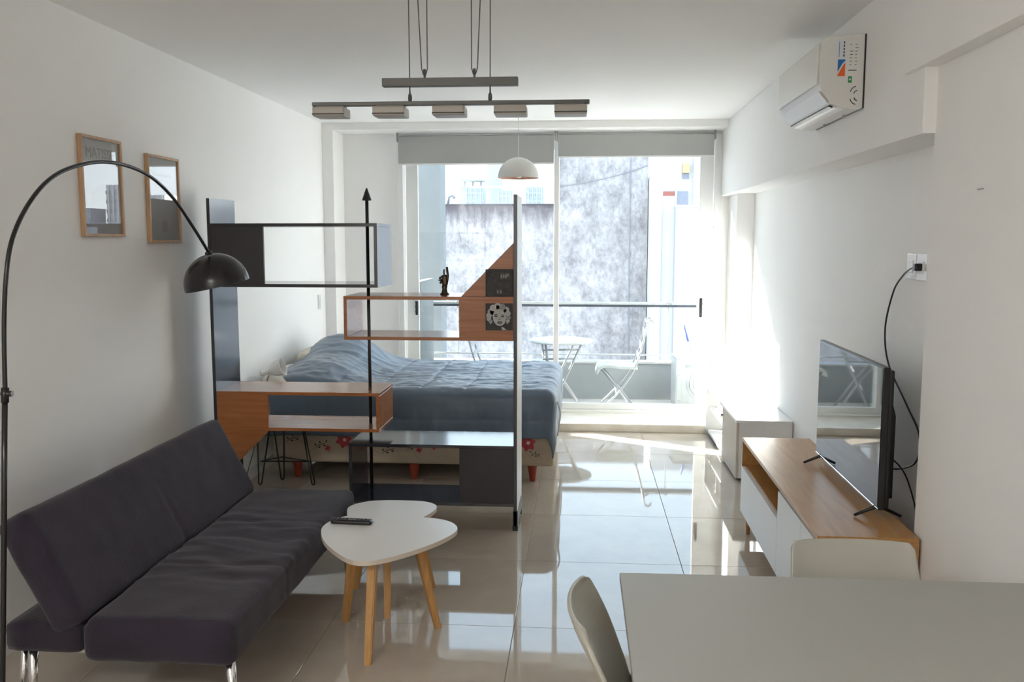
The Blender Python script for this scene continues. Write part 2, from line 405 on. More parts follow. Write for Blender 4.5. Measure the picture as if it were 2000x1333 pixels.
leaf('door_2', -.245, 1.135, YW-.035, .045, .118, 1.050, True)

# roller blinds
def blind(x0, x1, z0, lab):
    b = thing('roller_blind', lab, 'blind', ((x0+x1)/2, 7.87, 2.5), 0, 'roller blinds on the balcony window')
    hw = (x1-x0)/2
    obj('roller', tube([(-hw+.02, .012, -.005), (hw-.02, .012, -.005)], .019, 16), M['blind'], b)
    obj('fabric', box(-hw+.012, hw-.012, -.009, -.007, z0-2.5+.012, .003), M['blind'], b)
    obj('bottom_bar', box(-hw+.012, hw-.012, -.014, -.002, z0-2.5, z0-2.5+.014, .003), M['whiteplastic'], b)
    obj('bracket', box(-hw, -hw+.006, -.03, .04, -.04, .036), M['greymetal'], b)
    obj('bracket', box(hw-.006, hw, -.03, .04, -.04, .036), M['greymetal'], b)
    return b
b1 = blind(-1.615, -.232, 2.258, 'pale grey roller blind over the left window half, hanging lower')
b2 = blind(-.220, 1.130, 2.312, 'pale grey roller blind over the right window half, rolled slightly higher')
o = obj('bead_chain', tube(smooth_path([(.675, -.02, 0), (.677, -.03, -.25), (.672, -.02, -.50), (.670, -.01, -.25), (.672, -.005, 0)], 6), .0022, 6), M['whiteplastic'], b2)

# ================================================================== LEFT WALL
def framed(y0, y1, z0, z1, lab, lean, word, shape):
    t = thing('framed_poster', lab, 'picture', (XL, (y0+y1)/2, (z0+z1)/2), 0, 'framed posters on the left wall')
    hy, hz = (y1-y0)/2, (z1-z0)/2; w = .013; d = .022
    for nm, a in (('frame_side', (-hy, -hy+w, -hz, hz)), ('frame_side', (hy-w, hy, -hz, hz)), ('frame_rail', (-hy+w, hy-w, -hz, -hz+w)), ('frame_rail', (-hy+w, hy-w, hz-w, hz))):
        obj(nm, box(.001, d, a[0], a[1], a[2], a[3], .002), M['pine'], t)
    p = obj('poster', box(.001, .009, -hy+w, hy-w, -hz+w, hz-w), M['poster'], t)
    if word:
        R = Matrix.Translation((.0095, 0, hz-.075)) @ Matrix(((0, 0, 1, 0), (1, 0, 0, 0), (0, 1, 0, 0), (0, 0, 0, 1)))
        text_obj(word, .066, M['posterink'], p, R)
    for poly in shape: obj('printed_shape', prism(poly, .009, .0096, 'X'), M['postertan'], p)
    obj('glass', box(.013, .015, -hy+w, hy-w, -hz+w, hz-w), M['pictureglass'], t)
    return t
framed(3.853, 4.207, 1.624, 2.076, 'larger pale wood framed poster with grey capitals along its top, nearer the camera', 0, 'MATISSE',
       [[(-.11, -.16), (.10, -.16), (.12, -.05), (.02, .02), (-.08, -.02)]])
framed(4.465, 4.823, 1.594, 2.046, 'pale wood framed poster without large capitals, nearer the window', 0, None,
       [[(-.02, -.17), (.03, -.17), (.04, -.12), (.0, -.10), (-.03, -.13)], [(-.10, .12), (.10, .12), (.10, .135), (-.10, .135)]])
sw = thing('light_switch', 'small white light switch plate on the left wall by the window pillar', 'switch', (XL, 7.45, 1.085))
obj('plate', box(0, .008, -.036, .036, -.06, .06, .003), M['whiteplastic'], sw)
obj('rocker', box(.008, .012, -.015, .015, -.03, .03, .002), M['whiteplastic'], sw)

# ================================================================== AIR CONDITIONER
ac = thing('air_conditioner', 'white split air conditioner with stickered side, high on right bulkhead', 'air conditioner', (XB, 4.42, 2.17))
L_ = .385
prof = [(0, .005), (0, .308), (-.03, .312), (-.155, .302), (-.182, .285), (-.192, .24), (-.192, .115), (-.180, .075), (-.148, .038), (-.140, .020), (-.075, .000), (-.02, -.004)]
obj('body', prism(prof, -L_, L_, 'Y', .004), M['acbody'], ac, True)
for p_ in ac.children[-1].data.polygons: p_.use_smooth = False
obj('back_plate', box(-.006, -.0005, -L_-.006, L_+.006, .0, .31, .001), M['black'], ac)
# front cover seam, flap and vent slot on the slanted underside
obj('front_cover', box(-.199, -.192, -L_+.004, L_-.004, .105, .268, .003), M['acbody'], ac)
fa = Vector((-.188, 0, .070)); fb = Vector((-.142, 0, .018))
def under(y0, y1, u0, u1, h0, h1):
    # slab lying on the slanted lower front face, u along it
    A = Vector((-.184, 0, .078)); B = Vector((-.142, 0, .024)); D = (B-A); nrm = Vector((-D.z, 0, D.x)).normalized()
    if nrm.x > 0: nrm = -nrm
    bm = bmesh.new(); q = []
    for y in (y0, y1):
        for (u, h) in ((u0, h0), (u1, h0), (u1, h1), (u0, h1)):
            p = A+D*u+nrm*h; q.append(bm.verts.new((p.x, y, p.z)))
    bm.faces.new(q[0:4][::-1]); bm.faces.new(q[4:8])
    for k in range(4): bm.faces.new((q[k], q[(k+1) % 4], q[4+(k+1) % 4], q[4+k]))
    bmesh.ops.recalc_face_normals(bm, faces=bm.faces[:]); return bm
obj('flap', under(-L_+.02, L_-.02, .02, .95, .0, .004), M['whiteplastic'], ac)
obj('vent_slot', prism([(-.139, .0185), (-.122, .0135), (-.122, .008), (-.139, .013)], -L_+.03, L_-.03, 'Y'), M['black'], ac)
obj('lower_lip', prism([(-.121, .0145), (-.108, .0105), (-.108, .004), (-.121, .008)], -L_+.02, L_-.02, 'Y'), M['whiteplastic'], ac)
for y in (-.2, .12): obj('drain_clip', box(-.035, -.022, y, y+.014, -.010, -.002, .002), M['greymetal'], ac)
# stickers on the near end (facing the camera)
ye = -L_-.0012
def stick(nm, poly, m, lift=0): return obj(nm, prism(poly, ye-lift-.0006, ye-lift, 'Y'), m, ac)
def rect(a, b_, c, d): return [(a, c), (b_, c), (b_, d), (a, d)]
stick('rating_sticker', rect(-.116, -.083, .135, .285), M['stickwhite'])
stick('sticker_blue', [(-.115, .205), (-.084, .205), (-.084, .200), (-.096, .188), (-.106, .170), (-.115, .155)], M['blue'], .0006)
stick('sticker_orange', [(-.084, .192), (-.094, .180), (-.102, .164), (-.115, .140), (-.115, .136), (-.084, .136)], M['orange'], .0006)
for k in range(3): stick('printed_line', rect(-.112+k*.006, -.110+k*.006, .215, .280), M['blue'] if k < 1 else M['stickwhite'], .0006)
for k in range(5): stick('printed_word', rect(-.094, -.088, .217+k*.0135, .226+k*.0135), M['ink'], .0008)
for k in range(7):
    for q in range(2):
        if random.random() < .85: stick('printed_note', rect(-.066+q*.022, -.056+q*.022+random.uniform(-.004, .004), .182+k*.014, .1845+k*.014), M['ink'])
stick('printed_note', rect(-.070, -.036, .158, .162), M['ink'])
stick('energy_mark', rect(-.070, -.054, .108, .135), M['green'])
stick('energy_leaf', [(-.067, .118), (-.057, .118), (-.059, .125), (-.065, .125)], M['stickwhite'], .0006)
def arc(cx, cz, r, a0, a1, w):
    A = [(cx+r*math.cos(math.radians(a)), cz+r*math.sin(math.radians(a))) for a in range(a0, a1+1, 10)]
    B = [(cx+(r-w)*math.cos(math.radians(a)), cz+(r-w)*math.sin(math.radians(a))) for a in range(a1, a0-1, -10)]
    return A+B
stick('swing_mark', arc(-.030, .065, .030, 100, 170, .004), M['ink'])
stick('swing_mark', arc(-.026, .058, .020, 100, 170, .004), M['ink'])
stick('swing_mark', arc(-.030, .045, .030, 190, 260, .004), M['ink'])
stick('swing_mark', arc(-.026, .048, .018, 190, 260, .005), M['ink'])

# wall outlets, TV cable
ol = thing('wall_outlet', 'double white wall outlet with a black plug lead, right wall above the television', 'outlet', (XR, 3.84, 1.497))
obj('plate', box(-.012, 0, .045, .155, -.055, .055, .004), M['whiteplastic'], ol)
obj('plate', box(-.012, 0, -.075, .040, -.055, .055, .004), M['whiteplastic'], ol)
for y in (-.02, .10):
    obj('socket', box(-.015, -.012, y-.022, y+.022, -.026, .026, .003), M['whiteplastic'], ol)
obj('plug', box(-.045, -.015, -.035, -.005, -.015, .016, .005), M['black'], ol)
c1 = obj('power_cable', tube(smooth_path([(1.372, 3.79, 1.498), (1.368, 3.86, 1.49), (1.375, 3.97, 1.455), (1.38, 4.089, 1.381), (1.38, 4.174, 1.213), (1.38, 4.111, 1.057), (1.38, 3.867, .916), (1.385, 3.719, .815), (1.385, 3.735, .701), (1.37, 3.86, .638), (1.32, 3.92, .625), (1.235, 3.90, .66)], 8), .0042, 8), M['black'])
tag(c1, 'black power cable looping down from the outlet to the television', 'cable')
c2 = obj('power_cable', tube(smooth_path([(1.228, 3.86, .76), (1.30, 3.93, .70), (1.36, 3.85, .65), (1.372, 3.75, .58), (1.375, 3.66, .45), (1.37, 3.60, .2), (1.36, 3.60, .006)], 8), .0035, 8), M['black'])
tag(c2, 'thin black cable dropping behind the television stand', 'cable')
sc_ = obj('scratch_mark', box(XN-.004, XN, 2.925, 2.965, 1.766, 1.770, .001), M['greymetal'])  # thin raised sliver that stands for a scratch in the wall
tag(sc_, 'tiny grey hook on the near right wall', 'scratch')

# ================================================================== CHANDELIER (over the seating)
ch = thing('chandelier', 'satin nickel bar chandelier with five square smoked glass shades', 'ceiling lamp', (-.481, 3.30, 2.10), math.radians(.45))
obj('lower_bar', box(-.505, .505, -.016, .016, -.005, .009, .002), M['nickel'], ch)
for x in (-.437, -.217, 0, .222, .438):
    s_ = obj('lamp_shade', box(x-.058, x+.058, -.05, .05, -.045, -.012, .004), M['frost'], ch)
    obj('shade_collar', box(x-.050, x+.050, -.03, .03, -.013, -.004, .002), M['nickel'], s_)
    obj('rim_rod', tube([(x-.058, -.052, -.038), (x+.058, -.052, -.038)], .002, 6), M['nickel'], s_)
obj('upper_bar', box(-.245, .248, -.018, .018, .062, .091, .002), M['nickel'], ch)
for x in (-.146, .147):
    obj('suspension_pin', lathe([(0, .008), (.006, .008), (.0075, .022), (.006, .034), (.003, .038), (.002, .062), (0, .062)], 12, Matrix.Translation((x, 0, 0))), M['nickel'], ch)
    obj('cable', tube([(x, 0, .09), (x*1.01, 0, .49)], .0022, 6), M['cable'], ch)
for s, x in ((-1, -.091), (1, .090)):
    obj('pulley', tube([(x-.004, 0, .112), (x+.004, 0, .112)], .012, 14), M['nickel'], ch)
    obj('pulley_stem', tube([(x, 0, .09), (x, 0, .108)], .004, 8), M['nickel'], ch)
    loop = [(x+s*.030, 0, .49), (x+s*.013, 0, .15)]+[(x+s*.011*math.cos(a), 0, .112-.011*math.sin(a)) for a in [0, PI/4, PI/2, 3*PI/4, PI]]+[(x-s*.011, 0, .15), (x-s*.009, 0, .49)]
    obj('cable', tube([(x+s*.028, 0, .49), (x+s*.011, 0, .125), (x+s*.004, 0, .104)], .0022, 6), M['cable'], ch)
    obj('cable', tube([(x-s*.010, 0, .49), (x-s*.010, 0, .125), (x-s*.004, 0, .104)], .0022, 6), M['cable'], ch)
obj('ceiling_rose', box(-.17, .17, -.03, .03, .475, .4995, .003), M['nickel'], ch)

# pendant over the bed
pn = thing('pendant_lamp', 'white dome pendant lamp with copper coloured inside, hanging before the window', 'pendant lamp', (-.463, 6.60, 2.055))
R_ = .150
outer = [(R_*math.cos(a), R_*1.0*math.sin(a)) for a in [k*PI/2/14 for k in range(15)]]; outer[-1] = (0, R_)
obj('lamp_shade', lathe([(R_, 0)]+[(r, z) for r, z in outer[1:]], 40), M['domew'], pn, True)
obj('shade_lining', lathe([(R_-.0008, .0005)]+[((R_-.004)*math.cos(a), (R_-.004)*math.sin(a)) for a in [k*PI/2/14 for k in range(1, 14)]]+[(0, R_-.004)], 40), M['copper'], pn, True)
obj('bulb', lathe([(0, .0), (.02, .006), (.03, .03), (.02, .06), (.013, .08), (.013, .12), (0, .12)], 16), M['whiteplastic'], pn)
obj('cord', tube([(0, 0, R_-.002), (0, 0, .535)], .0022, 6), M['whiteplastic'], pn)
obj('ceiling_rose', lathe([(0, .545), (.04, .545), (.045, .53), (.0, .522)], 20), M['whiteplastic'], pn)

# ================================================================== ROOM DIVIDER
D0, D1 = 4.81, 5.17; T = .018
dv = thing('room_divider', 'open shelf room divider of black and walnut boxes with black arrow pole', 'shelf unit', (-1.19, 4.99, 0))
def dpart(nm, x0, x1, y0, y1, z0, z1, m, bev=.0012):
    return fin(obj(nm, box(x0, x1, y0, y1, z0, z1, bev, seg=1), m, dv), dv)
dpart('end_panel', -2.050, -2.032, D0, D1, .03, 1.836, M['laminate_dark'])
dpart('end_panel', -.363, -.345, D0, D1, .03, 1.850, M['laminate_dark'])
dpart('sheen_skin', -.345, -.3425, D0+.003, D1, .031, 1.849, M['whitelam'], 0)  # white skin stands in for the dark panel's grazing reflection
for x in (-2.05, -.363):
    for y in (D0+.005, D1-.045): dpart('foot', x-.006, x+.024, y, y+.04, 0, .03, M['black'])
dpart('foot_plate', -.366, -.340, D0, D1-.05, .03, .115, M['black'])
DL, DF = M['laminate_dark'], M['laminate_face']
# top black box
dpart('shelf_board', -2.032, -1.105, D0, D1, 1.681, 1.699, DL); dpart('shelf_board', -2.032, -1.105, D0, D1, 1.350, 1.368, DL)
dpart('shelf_side', -1.123, -1.105, D0, D1, 1.368, 1.681, DL)
dpart('front_panel', -2.032, -1.737, D0, D0+T, 1.368, 1.681, DF)
# upper walnut box + triangle
WN = M['walnut']
dpart('shelf_board', -1.297, -.363, D0, D1, 1.285, 1.303, WN); dpart('shelf_board', -1.297, -.363, D0, D1, 1.063, 1.081, WN)
dpart('shelf_side', -1.297, -1.279, D0, D1, 1.081, 1.285, WN)
dpart('front_panel', -.660, -.363, D0, D0+T, 1.081, 1.285, WN)
fin(obj('triangle_panel', prism([(-.650, 1.3035), (-.3635, 1.3035), (-.3635, 1.594)], D0+.02, D0+.02+T, 'Y', .001), WN, dv), dv)
# lower walnut box + triangle
dpart('shelf_board', -2.032, -1.108, D0, D1, .749, .767, WN); dpart('shelf_board', -2.032, -1.108, D0, D1, .546, .564, WN)
dpart('shelf_side', -1.126, -1.108, D0, D1, .564, .749, WN)
dpart('front_panel', -2.032, -1.737, D0, D0+T, .564, .749, WN)
fin(obj('triangle_panel', prism([(-2.0315, .5455), (-1.737, .5455), (-2.0315, .252)], D0, D0+T, 'Y', .001), WN, dv), dv)
# bottom black box
dpart('shelf_board', -1.285, -.363, D0, D1, .464, .482, DL); dpart('shelf_board', -1.285, -.363, D0, D1, .138, .156, DL)
dpart('shelf_side', -1.285, -1.267, D0, D1, .156, .464, DL)
dpart('front_panel', -.664, -.363, D0, D0+T, .156, .464, DF)
fin(obj('arrow_pole', tube([(-1.195, 4.97, .156), (-1.195, 4.97, 1.835)], .0095, 14), M['black'], dv), dv)
fin(obj('arrow_tip', lathe([(0, 1.825), (.026, 1.827), (.026, 1.832), (.004, 1.894), (0, 1.898)], 24, Matrix.Translation((-1.195, 4.97, 0))), M['black'], dv), dv)

# figurine on the walnut shelf
fg = thing('figurine', 'small dark bronze figurine on the upper walnut shelf', 'ornament', (-.765, 4.99, 1.304))
obj('base', lathe([(0, 0), (.026, 0), (.026, .006), (.018, .010), (.014, .03), (.017, .045), (.012, .055), (0, .055)], 20), M['bronze'], fg)
def blade(pts, w): return cushion(w, .009, .055, .007, (4, 4, 8))
obj('body', xf(cushion(.017, .014, .034, .013, (6, 6, 8), lambda p, n: .002*noise.noise(p*90)), Matrix.Translation((.002, 0, .078))), M['bronze'], fg)
obj('raised_arm', tube(smooth_path([(.012, 0, .06), (.019, 0, .10), (.015, 0, .14), (.014, 0, .155)], 5), [.007]*15+[.0035], 10), M['bronze'], fg)
obj('raised_arm', tube(smooth_path([(.0, 0, .09), (-.003, 0, .12), (-.001, 0, .142)], 5), [.005]*10+[.0035], 10), M['bronze'], fg)
for (x, z, r) in ((-.016, .078, .010), (-.024, .092, .008), (-.013, .100, .008), (-.022, .066, .007), (-.030, .080, .005)):
    obj('leaf_knob', lathe([(0, -r), (r*.7, -r*.7), (r, 0), (r*.7, r*.7), (0, r)], 12, Matrix.Translation((x, -.004, z))), M['bronze'], fg)

# relief plaque and portrait print
pl = thing('relief_plaque', 'square dark embossed plaque leaning on the walnut triangle', 'plaque', (-.441, 4.81, 1.304))
obj('plate', box(-.074, .074, .003, .014, 0, .148, .002), M['plaque'], pl)
for (a, b_, c, d) in ((-.06, .06, .132, .138), (-.06, .06, .010, .014), (-.066, -.062, .01, .138), (.062, .066, .01, .138), (-.045, .04, .052, .058), (-.05, -.02, .078, .084), (.0, .035, .078, .083)):
    obj('relief_line', box(a, b_, .001, .004, c, d, .0005, seg=1), M['plaque'], pl)
for k, (x, z, h) in enumerate(((.012, .098, .03), (.024, .10, .025), (.036, .098, .032), (.048, .108, .02), (-.03, .104, .012), (-.012, .102, .014))):
    obj('relief_figure', prism([(x-.005, z), (x+.004, z+.002), (x+.006, z+h*.6), (x, z+h), (x-.004, z+h*.5)], .0005, .004, 'Y'), M['plaquelight'] if x > 0 else M['plaque'], pl)
for x in (-.05, -.035, -.012, .004, .03, .048): obj('relief_figure', box(x, x+.009, .001, .004, .018, .036, .0008, seg=1), M['plaquelight'] if abs(x) < .02 else M['plaque'], pl)
pp = thing('portrait_print', 'square black and white portrait print of a curly blonde woman', 'picture', (-.441, 4.81, 1.122))
obj('board', box(-.074, .074, -.005, -.0005, 0, .146, .001), M['portraitdark'], pp)
def ell(cx, cz, rx, rz, n=20, a0=0, tw=0):
    return [(cx+rx*math.cos(t)*math.cos(tw)-rz*math.sin(t)*math.sin(tw), cz+rx*math.cos(t)*math.sin(tw)+rz*math.sin(t)*math.cos(tw)) for t in [2*PI*k/n for k in range(n)]]
def pr(nm, poly, lay, m): return obj(nm, prism(poly, -.0055-.0004*lay, -.005-.0004*(lay-1), 'Y'), m, pp)
for k, (x, z, r) in enumerate(((-.045, .10, .018), (-.032, .122, .018), (-.008, .130, .019), (.018, .126, .018), (.038, .112, .017), (.048, .092, .015), (.050, .070, .013), (-.055, .080, .015), (-.055, .062, .013), (-.045, .048, .011), (.048, .052, .010))):
    pr('curl', ell(x, z, r, r, 14), 1+(k % 2)*.3, M['portraitlight'] if k % 3 else M['portraitmid'])
pr('hair_mass', ell(-.003, .100, .046, .036), 1, M['portraitmid'])
pr('face', ell(.002, .070, .036, .046, 24, tw=.12), 2, M['portraitlight'])
pr('neck', [(.018, .020), (.034, .008), (.042, .003), (.020, .002), (.012, .012)], 1, M['portraitlight'])
pr('brow', [(-.026, .086), (-.008, .089), (-.008, .086), (-.026, .082)], 3, M['portraitdark']); pr('brow', [(.010, .088), (.028, .084), (.028, .081), (.010, .085)], 3, M['portraitdark'])
pr('eye', ell(-.017, .077, .009, .004), 3, M['portraitdark']); pr('eye', ell(.019, .076, .009, .004), 3, M['portraitdark'])
pr('nose', [(-.003, .064), (.004, .060), (.010, .062), (.004, .058), (-.001, .059)], 3, M['portraitdark'])
pr('mouth', ell(.004, .043, .014, .007), 3, M['portraitdark']); pr('teeth', ell(.004, .044, .008, .002), 4, M['portraitlight'])
pr('earring', ell(-.046, .040, .004, .005, 10), 2, M['portraitlight']); pr('earring', ell(.044, .040, .004, .005, 10), 2, M['portraitlight'])

# ================================================================== SOFA
SY0, SY1 = 2.64, 4.20; SYC = (SY0+SY1)/2; SH = (SY1-SY0)/2
sf = thing('sofa', 'dark aubergine click-clack sofa along the left wall', 'sofa', (-1.45, SYC, 0))
def seat_disp(p, n):
    d = 0.0
    if n.z > .3:
        # long soft creases running across the seat, deeper at the middle
        k = max(0, 1-abs(p.y+.05)/.55)
        q = noise.noise(Vector((p.x*2.2, p.y*16+noise.noise(Vector((p.x*4, p.y*4, 3)))*1.6, 1.3)))
        d += .013*k*q+.005*noise.noise(p*5)+.006*k*max(0, 1-8*abs(noise.noise(Vector((p.x*1.5+4, p.y*9+noise.noise(p*3), 8.8)))))
        d -= .008*math.exp(-((p.x+.26)/.03)**2)
    for ys in (-.27, .25):
        d -= .006*math.exp(-((p.y-ys-.02*noise.noise(Vector((p.x*3, 0, 0))))/.009)**2)*(1 if n.z > .3 or n.x > .5 else 0)
    d += .003*noise.noise(p*9)
    return d
sc1 = obj('seat_cushion', xf(cushion(.254, SH, .076, .035, (26, 90, 8), seat_disp), Matrix.Translation((-1.345+1.45, 0, .325))), M['sofa'], sf, True)
def back_disp(p, n):
    d = .004*noise.noise(p*4)+.002*noise.noise(p*12)
    if n.x > .3:
        d -= .006*math.exp(-((p.y-.0)/.010)**2)*max(0, min(1, (.12-p.z)/.2))
        d -= .003*math.exp(-((p.z+.02+.02*noise.noise(Vector((0, p.y*2, 5))))/.012)**2)
    return d
# backrest: local X = thickness, Z = up; leaned back
bk = cushion(.062, SH, .205, .034, (6, 90, 22), back_disp)
ang = math.atan2(.175, .345)
Mb = Matrix.Translation((-1.728+1.45, 0, .540)) @ Matrix.Rotation(-ang, 4, 'Y')
obj('backrest', xf(bk, Mb), M['sofa'], sf, True)
obj('base_frame', xf(cushion(.13, SH-.015, .05, .02, (6, 40, 4)), Matrix.Translation((-1.735+1.45, 0, .320))), M['sofa'], sf, True)
obj('hinge_rail', box(-.42, .30, -SH+.10, -SH+.13, .235, .262, .003), M['chrome'], sf)
obj('hinge_rail', box(-.42, .30, SH-.13, SH-.10, .235, .262, .003), M['chrome'], sf)
for y in (-SH+.075, SH-.075):
    obj('leg', tube([(.315, y, .255), (.33, y, 0)], [.017, .012], 14), M['chrome'], sf)
    obj('leg', tube([(-.355, y, .275), (-.375, y, 0)], [.016, .012], 14), M['chrome'], sf)
    obj('leg', tube([(-.395, y+.02, .275), (-.43, y+.02, 0)], [.012, .010], 14), M['chrome'], sf)

# ================================================================== ARC LAMP
al = thing('arc_floor_lamp', 'black arc floor lamp with dome shade curving over the sofa', 'floor lamp', (-1.86, 2.53, 0))
base = lathe([(0, 0), (.085, 0), (.085, .018), (.075, .024), (.014, .028), (.012, .06), (0, .06)], 36, Matrix.Translation((-1.86, 2.50, 0)))
fin(obj('base', base, M['blackmetal'], al), al)
fin(obj('pole', tube([(-1.86, 2.505, .04), (-1.805, 2.55, .226), (-1.763, 2.55, .779), (-1.736, 2.55, 1.146)], .0085, 12), M['blackmetal'], al), al)
arcp = smooth_path([(-1.736, 2.55, 1.12), (-1.725, 2.55, 1.348), (-1.708, 2.55, 1.502), (-1.705, 2.585, 1.612), (-1.700, 2.66, 1.712), (-1.697, 2.77, 1.796), (-1.695, 2.91, 1.850), (-1.693, 3.10, 1.884), (-1.693, 3.30, 1.882), (-1.698, 3.49, 1.850), (-1.690, 3.645, 1.778), (-1.672, 3.765, 1.674), (-1.640, 3.85, 1.560)], 6)
fin(obj('arc_arm', tube(arcp, .0070, 12), M['blackmetal'], al, True), al)
kn = fin(obj('knob', tube([(-1.745, 2.55, 1.147), (-1.712, 2.55, 1.147)], .009, 12), M['blackmetal'], al), al)
fin(obj('collar', tube([(-1.738, 2.55, 1.12), (-1.734, 2.55, 1.165)], .0115, 14), M['blackmetal'], al), al)
Rs = .142
ax = Vector((.16, -.02, 1)).normalized()
Q = Vector((0, 0, 1)).rotation_difference(Vector((-.20, -.10, 1)).normalized()).to_matrix().to_4x4()
dm = [(Rs, -.006), (Rs, 0)]+[(Rs*math.cos(a), Rs*.98*math.sin(a)) for a in [k*PI/2/14 for k in range(1, 14)]]+[(0, Rs*.98)]
ctr = Matrix.Translation((-1.625, 3.90, 1.412)) @ Q
s1 = fin(obj('lamp_shade', lathe(dm, 44, ctr), M['blackmetal'], al, True), al)
s2 = obj('shade_lining', lathe([(Rs-.001, -.0055)]+[((Rs-.004)*math.cos(a), (Rs-.004)*.98*math.sin(a)) for a in [k*PI/2/14 for k in range(0, 14)]]+[(0, (Rs-.004)*.98)], 44, ctr), M['domew'], s1, True)
fin(obj('cap', lathe([(.018, Rs*.96), (.014, Rs*.98+.010), (0, Rs*.98+.014)], 16, ctr), M['blackmetal'], al), al)

# ================================================================== COFFEE TABLES
def rounded(ctrl, n=6):
    P = [Vector((x, y)) for x, y in ctrl]; N = len(P); out = []
    for i in range(N):
        a, b_, c, d = P[i-1], P[i], P[(i+1) % N], P[(i+2) % N]
        for k in range(n):
            t = k/n; q = 0.5*((2*b_)+(c-a)*t+(2*a-5*b_+4*c-d)*t*t+(3*b_-a-3*c+d)*t**3); out.append((q.x, q.y))
    return out
def coffee(lab, outline, ztop, legs, center):
    t = thing('coffee_table', lab, 'coffee table', (center[0], center[1], 0), 0, 'pair of nesting coffee tables')
    o2 = [(x-center[0], y-center[1]) for x, y in outline]
    bm = prism(o2, ztop-.018, ztop, 'Z')
    top = obj('tabletop', bm, [M['whitelam'], M['edgeply']], t)
    for p in top.data.polygons:
        if abs(p.normal.z) < .5: p.material_index = 1
    for (bx, by, tx_, ty_) in legs:
        b0 = Vector((bx-center[0], by-center[1], 0)); t0 = Vector((tx_-center[0], ty_-center[1], ztop-.018))
        d = (t0-b0); bmq = bmesh.new(); r0, r1 = .0135, .0185
        hd = Vector((d.x, d.y, 0)).normalized(); sd_ = Vector((-hd.y, hd.x, 0)); q = []
        for (c, r) in ((b0, r0), (t0, r1)):
            for (s, u) in ((-1, -1), (1, -1), (1, 1), (-1, 1)): q.append(bmq.verts.new(c+hd*s*r+sd_*u*r))
        bmq.faces.new(q[:4][::-1]); bmq.faces.new(q[4:])
        for k in range(4): bmq.faces.new((q[k], q[(k+1) % 4], q[4+(k+1) % 4], q[4+k]))
        bmesh.ops.recalc_face_normals(bmq, faces=bmq.faces[:])
        ve = [e_ for e_ in bmq.edges if abs((e_.verts[0].co-e_.verts[1].co).z) > .1]
        bmesh.ops.bevel(bmq, geom=ve, offset=.004, segments=2, affect='EDGES')
        obj('leg', bmq, M['beech'], t)
    return t
front_out = rounded([(-1.062, 3.52), (-1.058, 3.62), (-1.010, 3.70), (-.92, 3.735), (-.80, 3.728), (-.68, 3.715), (-.585, 3.69), (-.522, 3.63), (-.503, 3.545), (-.545, 3.43), (-.625, 3.31), (-.712, 3.215), (-.795, 3.168), (-.865, 3.190), (-.945, 3.28), (-1.015, 3.39)])
coffee('larger front white coffee table of the nesting pair, with a remote on it', front_out, .42,
       [(-.798, 3.205, -.790, 3.285), (-.585, 3.548, -.662, 3.50), (-.985, 3.58, -.925, 3.53)], (-.79, 3.48))
back_out = rounded([(-1.074, 4.00), (-1.045, 4.065), (-.98, 4.112), (-.87, 4.128), (-.745, 4.120), (-.680, 4.075), (-.664, 4.01), (-.69, 3.90), (-.745, 3.77), (-.80, 3.65), (-.845, 3.60), (-.90, 3.60), (-.95, 3.66), (-1.02, 3.80), (-1.058, 3.91)])
coffee('smaller back white coffee table, partly under the front one, beech legs', back_out, .368,
       [(-.815, 3.632, -.83, 3.71), (-.680, 3.984, -.752, 3.95), (-1.032, 3.937, -.965, 3.93)], (-.87, 3.88))
rc = thing('remote_control', 'black remote control lying on the front coffee table', 'remote control', (-.955, 3.607, .420), math.radians(-3))
obj('body', xf(cushion(.088, .023, .009, .007, (20, 6, 3)), Matrix.Translation((0, 0, .009))), M['black'], rc, True)
for i in range(9):
    for j in range(3): obj('button', box(-.075+i*.016, -.067+i*.016, -.015+j*.011, -.009+j*.011, .0175, .0195, .0006, seg=1), M['greymetal'] if (i in (4, 5) and j == 1) else M['seal'], rc)

# ================================================================== BED
BX0, BX1, BY0, BY1 = -2.07, -.175, 5.80, 7.20
bd = thing('bed', 'double bed base with beige floral ticking on red wooden feet', 'bed', ((BX0+BX1)/2, (BY0+BY1)/2, 0))
def bdp(nm, bm, m, sm=False): return fin(obj(nm, bm, m, bd, sm), bd)
cx, cy = (BX0+BX1)/2, (BY0+BY1)/2
def quilt_d(p, n):
    if abs(n.z) > .7: return 0
    u = (p.x if abs(n.y) > .5 else p.y); v = p.z
    return .003*abs(math.sin((u+v)*PI/.035))*abs(math.sin((u-v)*PI/.035))
bdp('box_base', xf(cushion((BX1-BX0)/2, (BY1-BY0)/2, .1175, .02, (240, 90, 34), quilt_d), Matrix.Translation((cx, cy, .2325))), M['quilt'], True)
bdp('mattress', xf(cushion((BX1-BX0)/2-.005, (BY1-BY0)/2-.005, .11, .05, (20, 20, 6)), Matrix.Translation((cx, cy, .455))), M['cream'], True)
for x in (-1.922, -1.117, -.314):
    for y in (5.865, 7.12):
        bdp('leg', lathe([(0, 0), (.019, 0), (.021, .012), (.024, .03), (.034, .10), (.034, .118), (0, .118)], 18, Matrix.Translation((x, y, 0))), M['redwood'], True)
